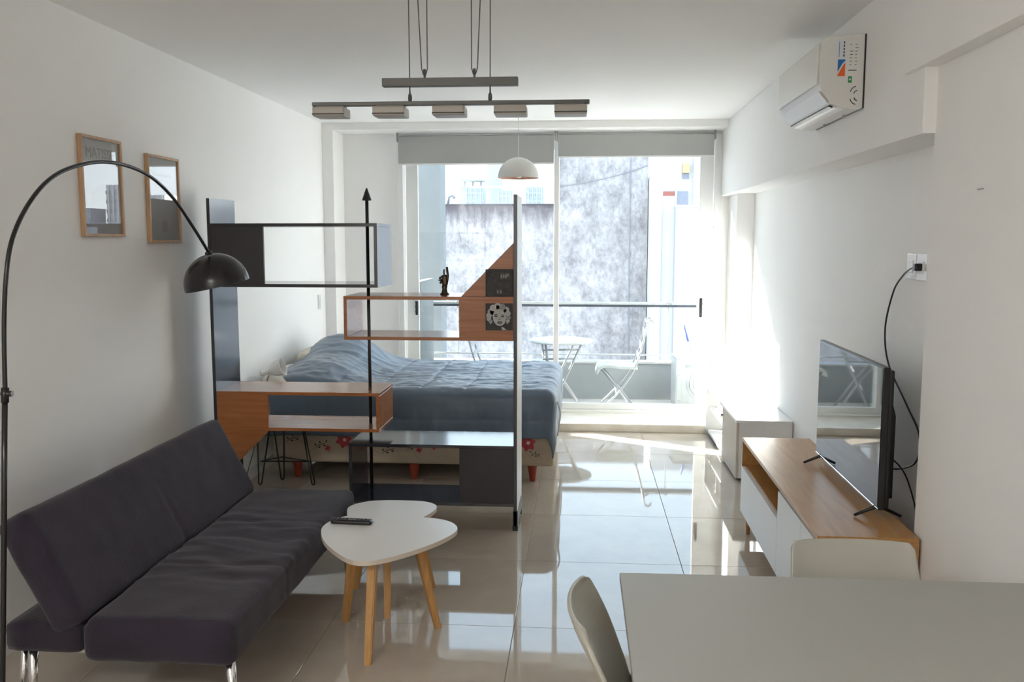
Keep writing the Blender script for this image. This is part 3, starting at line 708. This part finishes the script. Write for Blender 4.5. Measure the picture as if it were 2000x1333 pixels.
# printed flowers and sprigs on the near side and on the foot end
def flower_poly(cx_, cz, r, n=5, ph=0): return [(cx_+(r*(.84+.16*math.cos(n*t)))*math.cos(t+ph), cz+(r*(.84+.16*math.cos(n*t)))*math.sin(t+ph)) for t in [2*PI*k/40 for k in range(40)]]
yq = BY0-.0034
def pprint(nm, poly, m, lay=0): return bdp(nm, prism(poly, yq-.0006*(lay+1), yq-.0006*lay, 'Y'), m)
def sprig(x, z, s=1, flip=1):
    pprint('printed_stem', [(x, z), (x+flip*.05*s, z+.035*s), (x+flip*.10*s, z+.05*s), (x+flip*.10*s, z+.053*s), (x+flip*.048*s, z+.039*s)], M['leaf'])
    for (dx, dz, a) in ((.03, .030, 1.9), (.045, .020, .3), (.065, .050, 2.2), (.08, .036, -.2), (.10, .058, .9)):
        c_, s_ = math.cos(a), math.sin(a); L2 = .022*s; w = .0055*s; x0 = x+flip*dx*s; z0 = z+dz*s
        pprint('printed_leaf', [(x0, z0), (x0+flip*(c_*L2*.5-s_*w), z0+s_*L2*.5+c_*w), (x0+flip*c_*L2, z0+s_*L2), (x0+flip*(c_*L2*.5+s_*w), z0+s_*L2*.5-c_*w)], M['leaf'])
for x in (-1.58, -.96, -.345):
    pprint('printed_flower', flower_poly(x, .272, .056, 6, .3), M['flower']); pprint('printed_flower', flower_poly(x+.005, .275, .014, 5, .8), M['cream'], 1)
for x in (-1.69, -1.07): pprint('printed_flower', flower_poly(x, .215, .020, 4, .3), M['flower'])
for (x, z, s, f) in ((-1.99, .24, 1, 1), (-1.80, .20, .95, 1), (-1.34, .17, 1.0, 1), (-1.17, .20, .95, 1), (-.80, .18, 1, 1), (-1.40, .25, .8, -1), (-.62, .16, 1, 1), (-.25, .17, .7, -1)): sprig(x, z, s, f)

# duvet: rounded-drop cloth with pillow bulge and creases
def duvet():
    bm = bmesh.new(); a0, a1 = -2.12, -.160; b0, b1 = 5.775, 7.29
    hang = .275; Rr = .07; nx, ny = 190, 140; u0, u1 = a0-.02, a1+hang; v0, v1 = b0-hang, b1+.05
    grid = []
    for i in range(nx+1):
        row = []
        for j in range(ny+1):
            u = u0+(u1-u0)*i/nx; v = v0+(v1-v0)*j/ny
            ix, iy = a1-Rr, b0+Rr
            ox = max(0, u-ix); oy = max(0, iy-v)
            # arc-length wrap
            r = math.hypot(ox, oy) if (ox > 0 and oy > 0) else max(ox, oy)
            px, py = min(u, ix), max(v, iy); q = Rr*PI/2
            if r < q: hz = Rr*math.sin(r/Rr); dz = Rr*(1-math.cos(r/Rr))
            else: hz = Rr; dz = Rr+(r-q)
            if r > 0: dx, dy = ox/r if r else 0, oy/r if r else 0
            else: dx = dy = 0
            x = px+dx*hz; y = py-dy*hz; z = .615-dz
            top = max(0, 1-r/.12)
            # mattress crown and far edge
            fy = max(0, (y-(b1-.10))/.10); z -= .05*fy*fy*top
            # pillow bulges at the head end
            def g(cx_, cy_, sx_, sy_, h): 
                t = abs((x-cx_)/sx_)**2.6+abs((y-cy_)/sy_)**2.6; return h*math.exp(-t)
            bul = g(-1.84, 6.20, .27, .40, .135)+g(-1.86, 6.88, .30, .36, .235)
            z += bul*(1 if r <= 0 else max(0, 1-r/.20))
            # wrinkles
            P_ = Vector((x, y, 0))
            w1 = noise.noise(Vector((x*3.1+noise.noise(P_*2)*1.2, y*7.5, 0.3)))
            w2 = 1-abs(noise.noise(Vector((x*4.5+2*noise.noise(P_*1.5), y*10, 7.7))))*2
            w3 = 1-abs(noise.noise(Vector((x*9, y*16+3*noise.noise(P_*3), 3.7))))*2
            if r <= 0 or r < .09:
                z += .010*w1+.009*max(0, w2)**2+.005*max(0, w3)**2
                # quilting seams across the width (parallel to Y)
                for xs in (-.45, -.75, -1.05, -1.35, -1.62): z -= .006*math.exp(-((x-xs-.03*noise.noise(Vector((y*2, xs, 0))))/.010)**2)
            if r > .05:
                k = min(1, (r-.05)/.12); s_ = (x if oy > ox else y)
                amp = .014*k
                off = amp*noise.noise(Vector((s_*9, z*3.0, 2.2)))+.006*k*noise.noise(Vector((s_*22, z*9, 5.1)))
                y -= dy*off; x += dx*off
                if oy > 0: y -= .008*k
                z += .012*noise.noise(Vector((s_*2.6, 0, 9.2)))*k
                for zs in (.43,):
                    y += dy*.004*math.exp(-((z-zs)/.006)**2)
            row.append(bm.verts.new((x, y, z)))
        grid.append(row)
    for i in range(nx):
        for j in range(ny):
            f = bm.faces.new((grid[i][j], grid[i+1][j], grid[i+1][j+1], grid[i][j+1])); f.smooth = True
    return bm
du = obj('duvet', duvet(), M['duvet'], None, True)
md = du.modifiers.new('thick', 'SOLIDIFY'); md.thickness = .012; md.offset = 1
tag(du, 'slate blue crumpled duvet covering the bed', 'duvet')
obj('piping', tube(smooth_path([(-.148, 5.735, .565), (-.128, 5.716, .50), (-.135, 5.712, .42), (-.145, 5.712, .345)], 8), .005, 8), M['duvet_edge'], du)
for (y, lab, c) in ((6.06, 'cream pillow edge at the near side of the bed head', 0), (6.80, 'cream pillow at the far side of the bed head', 1)):
    p_ = obj('pillow', xf(cushion(.20, .30, .06, .058, (16, 20, 6), lambda p, n: -.02*(abs(p.x)/.2)**3*(abs(p.y)/.3)**3+.004*noise.noise(p*8)), Matrix.Translation((-1.965, y+.02, .605+c*.06)) @ Matrix.Rotation(math.radians(22), 4, 'Y')), M['cream'], None, True)
    tag(p_, lab, 'pillow', 'pillows at the bed head')

# nightstand stool with hairpin legs and reading lamp
ns = thing('hairpin_stool', 'low stool with black hairpin legs left of the bed', 'stool', (-1.93, 5.53, 0))
obj('seat', box(-.17, .17, -.13, .13, .428, .450, .006), M['whitelam'], ns)
feet = [(-.165, .08), (-.06, .215), (.185, .10)]; tops = [((-.150, .02), (-.085, .085)), ((-.075, .10), (.0, .10)), ((.12, .09), (.155, .02))]
for (fx, fy), (a, b_) in zip(feet, tops):
    b0 = Vector((fx, fy, .005))
    obj('leg', tube([Vector((*a, .43)), b0+Vector((-.010, 0, .012)), b0, b0+Vector((.010, 0, .012)), Vector((*b_, .43))], .0055, 8), M['black'], ns)
mids = [Vector((fx*.95, fy*.95, .165)) for fx, fy in feet]
obj('brace', tube([mids[0], mids[1], mids[2], mids[0]], .0045, 8), M['black'], ns)
dl = thing('reading_lamp', 'small white reading lamp with bell shade beside the bed head', 'table lamp', (-1.985, 5.53, .45))
obj('base', lathe([(0, 0), (.055, 0), (.055, .012), (.015, .018), (0, .018)], 24), M['whiteplastic'], dl)
obj('stem', tube(smooth_path([(0, 0, .015), (-.01, 0, .14), (-.015, 0, .25), (.0, 0, .30)], 6), .005, 8), M['greymetal'], dl)
Rl = Matrix.Translation((-.03, 0, .315)) @ Matrix.Rotation(math.radians(72), 4, 'Y')
obj('lamp_shade', lathe([(0, -.025), (.014, -.024), (.020, -.012), (.017, .008), (.018, .03), (.030, .045), (.045, .075), (.055, .12), (.058, .13), (.054, .13), (.042, .075), (.02, .04), (0, .03)], 28, Rl), M['whiteplastic'], dl, True)
cb = obj('lamp_cable', tube(smooth_path([(-2.125, 5.50, .47), (-2.15, 5.50, .40), (-2.16, 5.48, .22), (-2.15, 5.46, .07), (-2.14, 5.46, .03), (-2.15, 5.55, .12), (-2.16, 5.70, .25), (-2.21, 5.75, .30)], 8), .003, 6), M['black'])
tag(cb, 'thin black cable hanging in a loop against the left wall', 'cable')

# ================================================================== LOW WHITE CABINET (far right)
CX0, CX1, CY0, CY1, CZ = 1.040, 1.405, 5.96, 7.44, .414
cbn = thing('low_cabinet', 'low white laminate cabinet with open shelves by the window pillar', 'cabinet', (CX0, CY0, 0))
wlam = M['whitelam']; W_ = CX1-CX0; Ld = CY1-CY0
obj('top_board', box(-.004, W_, -.004, Ld, CZ-.016, CZ, .002), wlam, cbn)
obj('end_panel', box(.016, W_, 0, .016, .02, CZ-.016, .001), wlam, cbn)
obj('end_panel', box(0, W_, Ld-.016, Ld, 0.0, CZ-.016, .001), wlam, cbn)
obj('divider_panel', box(.012, W_, .60, .616, .02, CZ-.016, .001), wlam, cbn)
obj('bottom_board', box(.012, W_-.002, .016, Ld-.016, .03, .046, .001), wlam, cbn)
obj('back_panel', box(W_-.006, W_-.001, .016, Ld-.016, .046, CZ-.017), wlam, cbn)
obj('shelf', box(.03, W_-.007, .616, Ld-.016, .215, .231, .001), wlam, cbn)
obj('shelf_divider', box(.03, W_-.007, 1.04, 1.052, .231, CZ-.017, .001), wlam, cbn)
d_ = obj('door', box(0, .015, .003, .60, .02, CZ-.020, .0015), M['edgeply'], cbn)
obj('knob', lathe([(0, 0), (.006, 0), (.006, .01), (.010, .016), (0, .018)], 12, Matrix.Translation((0, .57, .34)) @ Matrix.Rotation(-PI/2, 4, 'Y')), M['greymetal'], d_)
for y in (.05, Ld-.08):
    for x in (.05, W_-.05): obj('foot', box(x-.012, x+.012, y, y+.024, 0, .03), M['black'], cbn)

# ================================================================== TV STAND
tv = thing('tv_stand', 'long low television stand with oak top and white doors, right wall', 'tv stand', (.890, 4.92, 0), math.radians(-.65))
# local: x from 0 to .395 (front at 0), y from -1.75 to 0
SL, SD = 1.66, .362
oak = M['oak']
top_ = obj('top_board', box(0, SD, -SL, 0, .512, .530, .0015), oak, tv)
obj('end_panel', box(.0, SD, -.018, 0, .118, .512, .001), oak, tv); obj('end_panel', box(.0, SD, -SL, -SL+.018, .118, .512, .001), oak, tv)
obj('bottom_board', box(.018, SD, -SL+.018, -.018, .118, .136, .001), oak, tv)
obj('divider_panel', box(.018, SD, -.985, -.967, .136, .512, .001), oak, tv)
obj('open_shelf', box(.018, SD, -.967, -.018, .362, .380, .001), oak, tv)
obj('back_panel', box(SD-.006, SD-.001, -SL+.018, -.018, .136, .512), oak, tv)
wd = obj('drawer', box(-.001, .017, -.962, -.004, .120, .372, .0015), wlam, tv)
obj('drawer', box(.02, .30, -.94, -.03, .14, .30), wlam, tv).name = 'drawer_box'
for (a, b_) in ((-1.400, -.966), (-1.654, -1.404)): obj('door', box(-.001, .017, a, b_, .120, .502, .0015), wlam, tv)
for (x, y) in ((.035, -.05), (SD-.05, -.05), (.035, -SL+.05), (SD-.05, -SL+.05), (.035, -.98)):
    obj('leg', tube([(x, y, .118), (x, y, 0)], [.021, .014], 4), oak, tv)

# ================================================================== TELEVISION
tel = thing('television', 'black flat television on splayed feet on the oak topped stand', 'television', (1.165, 3.94, .531), math.radians(-.5))
hw = .478
obj('bezel', box(-.012, .012, -hw, hw, .040, .597, .003), M['black'], tel)
obj('screen', box(-.0135, -.0115, -hw+.007, hw-.007, .053, .590, .0005, seg=1), M['screen'], tel)
obj('trim_strip', box(-.014, -.011, -hw, hw, .040, .047, .001, seg=1), M['chrome'], tel)
obj('rear_housing', prism([(-.42, .07), (.42, .07), (.42, .40), (.30, .52), (-.30, .52), (-.42, .40)], .012, .060, 'X', .006), M['black'], tel)
obj('edge_shell', box(.012, .030, -hw+.004, hw-.004, .045, .585, .006), M['black'], tel)
for y in (-.435, .40):
    f_ = obj('foot', tube([(-.088, y+.0, .006), (-.02, y, .036), (.0, y, .046), (.025, y, .036), (.09, y+.0, .006)], [.006, .0075, .011, .0075, .006], 8), M['black'], tel)
obj('centre_badge', box(-.0155, -.0135, -.03, .03, .0415, .0455), M['chrome'], tel)

# ================================================================== DINING TABLE + CHAIRS
dt = thing('dining_table', 'large pale grey rectangular dining table in the right foreground', 'dining table', (.62, 1.53, 0))
obj('tabletop', box(-.510, .52, -.72, .735, .728, .750, .002), M['tabletop'], dt)
for (x, y) in ((-.46, -.67), (-.46, .68), (.47, -.67), (.47, .68)): obj('leg', box(x-.02, x+.02, y-.02, y+.02, 0, .728, .003), M['whitepaint'], dt)
obj('apron', box(-.46, .47, -.68, -.66, .67, .728), M['whitepaint'], dt); obj('apron', box(-.46, .47, .67, .69, .67, .728), M['whitepaint'], dt)
dt.rotation_euler.z = math.radians(.3)

def chair(lab, loc, rz, w=.185, recl=.10, wrap=.035, ztop=.785, rr=.018):
    """one-piece plastic shell; local +Y is the direction the sitter faces"""
    t = thing('dining_chair', lab, 'chair', loc, rz, 'plastic dining chairs')
    bm = bmesh.new(); nu, nv = 24, 26; rows = []
    prof = smooth_path([(0, .20, .425), (0, .17, .445), (0, .05, .44), (0, -.10, .435), (0, -.165, .46), (0, -.195, .53), (0, -.195-recl*.45, .66), (0, -.195-recl, ztop)], 6)
    N = len(prof)
    for j, p in enumerate(prof):
        s = j/(N-1); z = p.z; back = max(0, (z-.46)/(ztop-.46)) if p.y < -.1 else 0
        hw_ = w*(1.12-.12*back) if back else w*1.12
        # rounded top corners
        if z > ztop-rr and p.y < -.1:
            k = (z-(ztop-rr))/rr; hw_ -= rr*(1-math.sqrt(max(0, 1-k*k)))
        row = []
        for i in range(nu+1):
            u = -1+2*i/nu; x = u*hw_
            cur = wrap*(u*u)*back+.012*(u**4)
            lift = (1-back)*.022*abs(u)**3
            row.append(bm.verts.new((x, p.y+cur*(1 if back else 0), p.z+lift)))
        rows.append(row)
    for j in range(N-1):
        for i in range(nu):
            f = bm.faces.new((rows[j][i], rows[j][i+1], rows[j+1][i+1], rows[j+1][i])); f.smooth = True
    sh = obj('shell', bm, M['chair'], t, True)
    m = sh.modifiers.new('thick', 'SOLIDIFY'); m.thickness = .010; m.offset = 0
    m = sh.modifiers.new('round', 'BEVEL'); m.width = .003; m.segments = 2; m.limit_method = 'ANGLE'
    for sx_ in (-1, 1):
        obj('leg', tube([(sx_*.13, .12, .43), (sx_*.19, .19, 0)], [.014, .010], 10), M['beech'], t)
        obj('leg', tube([(sx_*.13, -.10, .43), (sx_*.19, -.20, 0)], [.014, .010], 10), M['beech'], t)
    obj('stretcher', tube([(-.15, .14, .30), (.15, .14, .30)], .006, 8), M['black'], t)
    obj('stretcher', tube([(-.15, -.13, .30), (.15, -.13, .30)], .006, 8), M['black'], t)
    return t
chair('pale olive plastic chair behind the dining table, seen from the front', (.765, 2.245, 0), PI, w=.168, recl=.085, wrap=.012, ztop=.768, rr=.014)
chair('pale olive plastic chair at the left end of the dining table, seen edge on', (.292, 1.99, 0), -PI/2, w=.205, recl=.12, wrap=.024, ztop=.785, rr=.055)

# ================================================================== BALCONY
struct(obj('balcony_floor', box(-2.4, 1.75, YW+.14, 9.25, -.14, 0.0), M['balcony'])).name = 'floor_balcony'
struct(obj('ceiling_balcony', box(-2.4, 1.75, YW+.16, 8.70, 2.56, 2.74), M['whiterender']))
pw = struct(obj('wall_parapet', box(-2.4, 1.75, 9.03, 9.17, 0, .365), M['concrete']))
obj('coping', box(-2.42, 1.77, 9.015, 9.185, .365, .385, .004), M['whiterender'], pw)
obj('side_return', box(-2.4, -2.28, YW+.16, 9.03, 0, 1.0), M['concrete'], pw)
obj('partition', box(-1.56, -1.50, 8.30, 9.03, 0, 1.22), M['bluewall'], pw)
obj('side_wall', box(1.62, 1.75, YW+.16, 9.03, 0, 2.56), M['whiterender'], pw)
rl = thing('balcony_railing', 'white steel balcony railing above the grey parapet', 'railing', (0, 9.07, .385))
obj('top_rail', box(-2.38, 1.62, -.03, .03, .575, .600, .006), M['whitepaint'], rl)
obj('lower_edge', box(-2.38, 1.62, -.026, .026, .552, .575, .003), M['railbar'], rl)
obj('lower_rail', tube([(-2.38, 0, .066), (1.0, 0, .066)], .009, 10), M['whitepaint'], rl)
for x in (-2.3, -1.256, .872):
    obj('post', tube([(x, .0, 0), (x, 0, .56)], .005, 10), M['whitepaint'], rl)
    obj('bracket', tube([(x-.02, -.03, .59), (x+.01, -.04, .61), (x+.03, -.035, .58)], .006, 8), M['greymetal'], rl)
pier = obj('pier', box(-2.06, -1.56, 9.9, 10.3, -3, 4.2), M['bluewall']); pier.name = 'column'
struct(pier)

# bistro table
bt = thing('bistro_table', 'round white metal bistro table on the balcony', 'table', (-.185, 8.50, 0), math.radians(10))
obj('tabletop', lathe([(0, .640), (.285, .640), (.300, .645), (.303, .655), (.298, .664), (0, .660)], 48), M['whitepaint'], bt)
for s in (-1, 1):
    y = s*.17
    obj('leg', tube([(.17, y, .64), (.02, y, .33), (-.14, y, .0)], .011, 8), M['chairmetal'], bt)
    obj('leg', tube([(-.17, y*.8, .64), (-.15, y*.8, .48), (-.02, y*.8, .32), (.20, y*.8, .0)], .011, 8), M['chairmetal'], bt)
obj('crossbar', tube([(-.16, .14, .50), (-.16, -.14, .50)], .008, 8), M['greymetal'], bt)
obj('crossbar', tube([(-.20, -.17, .585), (.15, -.17, .585)], .008, 8), M['greymetal'], bt)
obj('crossbar', tube([(-.20, -.17, .50), (.09, -.17, .50)], .008, 8), M['greymetal'], bt)
obj('crossbar', tube([(.17, .17, .62), (.17, -.17, .62)], .008, 8), M['whitepaint'], bt)

def folding(lab, loc, rz):
    """folding metal bistro chair; local +X is the direction the sitter faces"""
    t = thing('folding_chair', lab, 'chair', loc, rz, 'folding bistro chairs on the balcony')
    for s in (-1, 1):
        y = s*.17
        obj('back_frame', tube(smooth_path([(.24, y, .0), (.02, y, .23), (-.10, y, .42), (-.165, y, .62), (-.205, y, .80), (-.215, y, .855), (-.25, y, .875), (-.275, y, .845)], 5), .009, 8), M['chairmetal'], t)
        obj('front_leg', tube([(.205, y*.9, .415), (.03, y*.9, .21), (-.13, y*.9, 0)], .009, 8), M['greymetal'], t)
    # slatted curved seat
    sp = smooth_path([(.245, 0, .375), (.22, 0, .425), (.15, 0, .448), (.04, 0, .437), (-.06, 0, .432), (-.13, 0, .428)], 4)
    bm = bmesh.new(); rows = [[bm.verts.new((p.x, yy, p.z)) for yy in (-.19, -.1, 0, .1, .19)] for p in sp]
    for i in range(len(rows)-1):
        for k in range(4): f = bm.faces.new((rows[i][k], rows[i][k+1], rows[i+1][k+1], rows[i+1][k])); f.smooth = True
    se = obj('seat', bm, M['whitepaint'], t); q = se.modifiers.new('t', 'SOLIDIFY'); q.thickness = .022; q.offset = 0
    for (z0, z1, x) in ((.60, .66, -.165), (.72, .78, -.195), (.52, .56, -.14)):
        obj('back_slat', box(x-.006, x+.006, -.165, .165, z0, z1, .003), M['chairmetal'], t)
    obj('crossbar', tube([(.06, -.17, .19), (.06, .17, .19)], .007, 8), M['greymetal'], t)
    obj('crossbar', tube([(-.10, -.16, .04), (-.10, .16, .04)], .007, 8), M['greymetal'], t)
    obj('crossbar', tube([(-.215, -.17, .855), (-.215, .17, .855)], .008, 8), M['whitepaint'], t)
    return t
folding('white folding bistro chair right of the balcony table, seen side on', (.395, 8.42, 0), PI)
folding('white folding bistro chair left of the balcony table, mostly hidden', (-.86, 8.42, 0), 0)

cu_ = thing('outdoor_unit', 'white outdoor air conditioning unit at the right end of the balcony', 'air conditioner', (1.13, 8.60, 0), math.radians(4))
obj('casing', box(-.245, .245, -.14, .14, .03, .50, .014), M['whitepaint'], cu_)
obj('top_cover', box(-.255, .255, -.15, .15, .498, .515, .006), M['whitepaint'], cu_)
gr = obj('fan_grille', tube([(.02+.16*math.cos(t), -.147, .26+.16*math.sin(t)) for t in [2*PI*k/32 for k in range(33)]], .006, 6), M['whitepaint'], cu_)
for k in range(1, 5): obj('grille_ring', tube([(.02+.034*k*math.cos(t), -.146, .26+.034*k*math.sin(t)) for t in [2*PI*q/28 for q in range(29)]], .003, 5), M['greymetal'], gr)
obj('fan_hub', tube([(.02, -.15, .26), (.02, -.138, .26)], .028, 16), M['greymetal'], cu_)
obj('valve_cover', box(-.235, -.195, -.152, -.138, .10, .34, .005), M['whitepaint'], cu_)
obj('label_plate', box(-.16, -.10, -.143, -.1395, .41, .44), M['greymetal'], cu_)
for x in (-.18, .18): obj('foot', box(x-.03, x+.03, -.15, .15, 0, .03, .004), M['black'], cu_)
mp_ = thing('mop', 'mop with blue grip leaning against the balcony railing, right end', 'mop', (1.19, 8.80, 0))
obj('handle', tube([(.0, 0, .05), (-.125, .205, .62)], .007, 8), M['greymetal'], mp_)
obj('grip', tube([(-.120, .197, .60), (-.165, .215, .76)], .010, 8), M['bluehandle'], mp_)
obj('mop_head', lathe([(0, 0), (.05, 0), (.045, .05), (.015, .08), (0, .08)], 16), M['whitepaint'], mp_)

# ================================================================== BEYOND: party wall, neighbours, city
pwl = obj('party_wall', prism([(-7.2, -9), (1.80, -9), (1.80, 4.7), (-.72, 4.7), (-.72, 2.57), (-7.2, 2.57)], 25.0, 25.5, 'Y'), M['stained'])
tag(pwl, 'tall stained grey rendered party wall opposite the balcony', 'wall')
cp = obj('wall_coping', box(-7.2, -.72, 24.95, 25.55, 2.57, 2.60, .01), M['railbar'], pwl)
obj('stack_pipe', tube([(-3.75, 25.2, 2.6), (-3.72, 25.2, 2.80), (-3.62, 25.2, 2.84), (-3.55, 25.2, 2.76)], .04, 8), M['roofgrey'], pwl)
obj('render_seam', box(1.30, 1.33, 24.985, 25.0, -9, 4.7), M['roofgrey'], pwl)
obj('loose_wire', tube(smooth_path([(-.7, 24.985, 3.05), (.2, 24.985, 3.18), (1.2, 24.985, 3.42), (1.79, 24.985, 3.62)], 5), .009, 5), M['roofgrey'], pwl)

nb = thing('neighbour_building', 'white neighbouring building with set back upper floor beside the stained wall', 'building', (2.6, 24.5, -9))
def nbp(nm, x0, x1, y0, y1, z0, z1, m, bev=0): return fin(obj(nm, box(x0, x1, y0, y1, z0, z1, bev), m, nb), nb)
nbp('chimney_shaft', 1.82, 2.10, 23.8, 25.6, -9, 3.35, M['whiterender'], .12)
nbp('wall', 2.10, 2.42, 24.0, 25.6, -9, 2.75, M['whiterender'])
nbp('lower_block', 2.42, 6.2, 23.6, 26, -9, 2.44, M['lilac'])
nbp('upper_block', 2.12, 6.2, 27, 29, -9, 5.4, M['whiterender'])
nbp('parapet_cap', 2.40, 6.22, 23.55, 26, 2.44, 2.50, M['whitepaint'])
nbp('shutter', 2.38, 2.72, 26.93, 27.02, 2.46, 3.02, M['terracotta']); nbp('window', 2.78, 3.10, 26.93, 27.02, 2.46, 3.02, M['city2'])
nbp('window_frame', 2.72, 2.78, 26.9, 27.02, 2.42, 3.06, M['whitepaint'])
nbp('awning', 2.92, 3.12, 26.8, 27.02, 3.55, 3.82, M['tan']); nbp('window', 2.92, 3.12, 26.95, 27.02, 3.38, 3.54, M['city2'])
nbp('drain_pipe', 3.24, 3.30, 26.85, 26.95, 2.5, 5.4, M['whitepaint'])

def tower(name, lab, x, y, w, d, z0, z1, m, m2, floors, crown=0, grp='distant towers', win=0):
    t = thing(name, lab, 'building', (x, y, z0), 0, grp)
    H = z1-z0
    obj('shaft', box(-w/2, w/2, -d/2, d/2, 0, H), m, t)
    for k in range(floors):
        z = H-(k+1)*(1.25)
        if z < 0: break
        obj('floor_band', box(-w/2-.05, w/2+.05, -d/2-.12, -d/2, z, z+.45), m2, t)
    for k in range(win):
        obj('mullion', box(-w/2+w*(k+.5)/win-.12, -w/2+w*(k+.5)/win+.12, -d/2-.18, -d/2-.05, max(0, H-9), H), m, t)
    if crown:
        for cx_ in (-w*.35, 0, w*.35): obj('crown_post', box(cx_-w*.04, cx_+w*.04, -.3, .3, H, H+crown), m2, t)
        obj('crown_beam', box(-w/2, w/2, -d/2, d/2, H+crown, H+crown+.35), m, t)
    return t
tower('office_tower', 'pale blue tower with open crown, leftmost above the stained wall', -18.1, 150, 3.9, 5, -5, 10.2, M['haze1'], M['haze2'], 6, 1.0, win=5)
tower('office_tower', 'tallest pale blue slab tower rising behind the crowned one', -14.9, 156, 2.6, 4, -5, 16.5, M['haze1'], M['haze1'], 0, 0, win=0)
tower('office_tower', 'short pale blue tower just left of the pendant lamp', -12.5, 148, 2.6, 4, -5, 9.6, M['haze1'], M['haze2'], 5, 0, win=4)
tower('office_tower', 'pale blue tower with rounded corner right of the divider post', -7.7, 150, 2.9, 4, -5, 10.2, M['haze1'], M['haze2'], 6, 0, win=4)
# the city seen only in the picture-glass reflections
tower('apartment_block', 'pale apartment block reflected at the right of the nearer poster', 58.4, 120, 2.6, 4, -20, 9.0, M['city1'], M['city2'], 7, 0, 'city seen in the poster glass', 4)
tower('apartment_block', 'dark stepped block reflected in the middle of the nearer poster', 61.9, 118, 1.8, 4, -20, 5.8, M['city2'], M['city1'], 6, 0, 'city seen in the poster glass', 3)
tower('apartment_block', 'thin pale block reflected at the left of the nearer poster', 64.9, 122, 1.6, 4, -20, 6.0, M['city1'], M['city2'], 6, 0, 'city seen in the poster glass', 3)
tower('apartment_block', 'white block with rows of windows reflected in the farther poster', 52.6, 120, 2.0, 4, -20, 7.6, M['city1'], M['city2'], 8, 0, 'city seen in the poster glass', 3)
rf = obj('flat_roof_block', box(20, 45, 56, 62, -20, 2.35), M['roofgrey']); tag(rf, 'low grey flat roofed block in front of the reflected city', 'building')
gd = obj('street', box(-150, 150, 9.9, 260, -20.2, -20), M['street']); struct(gd); gd.name = 'ground'
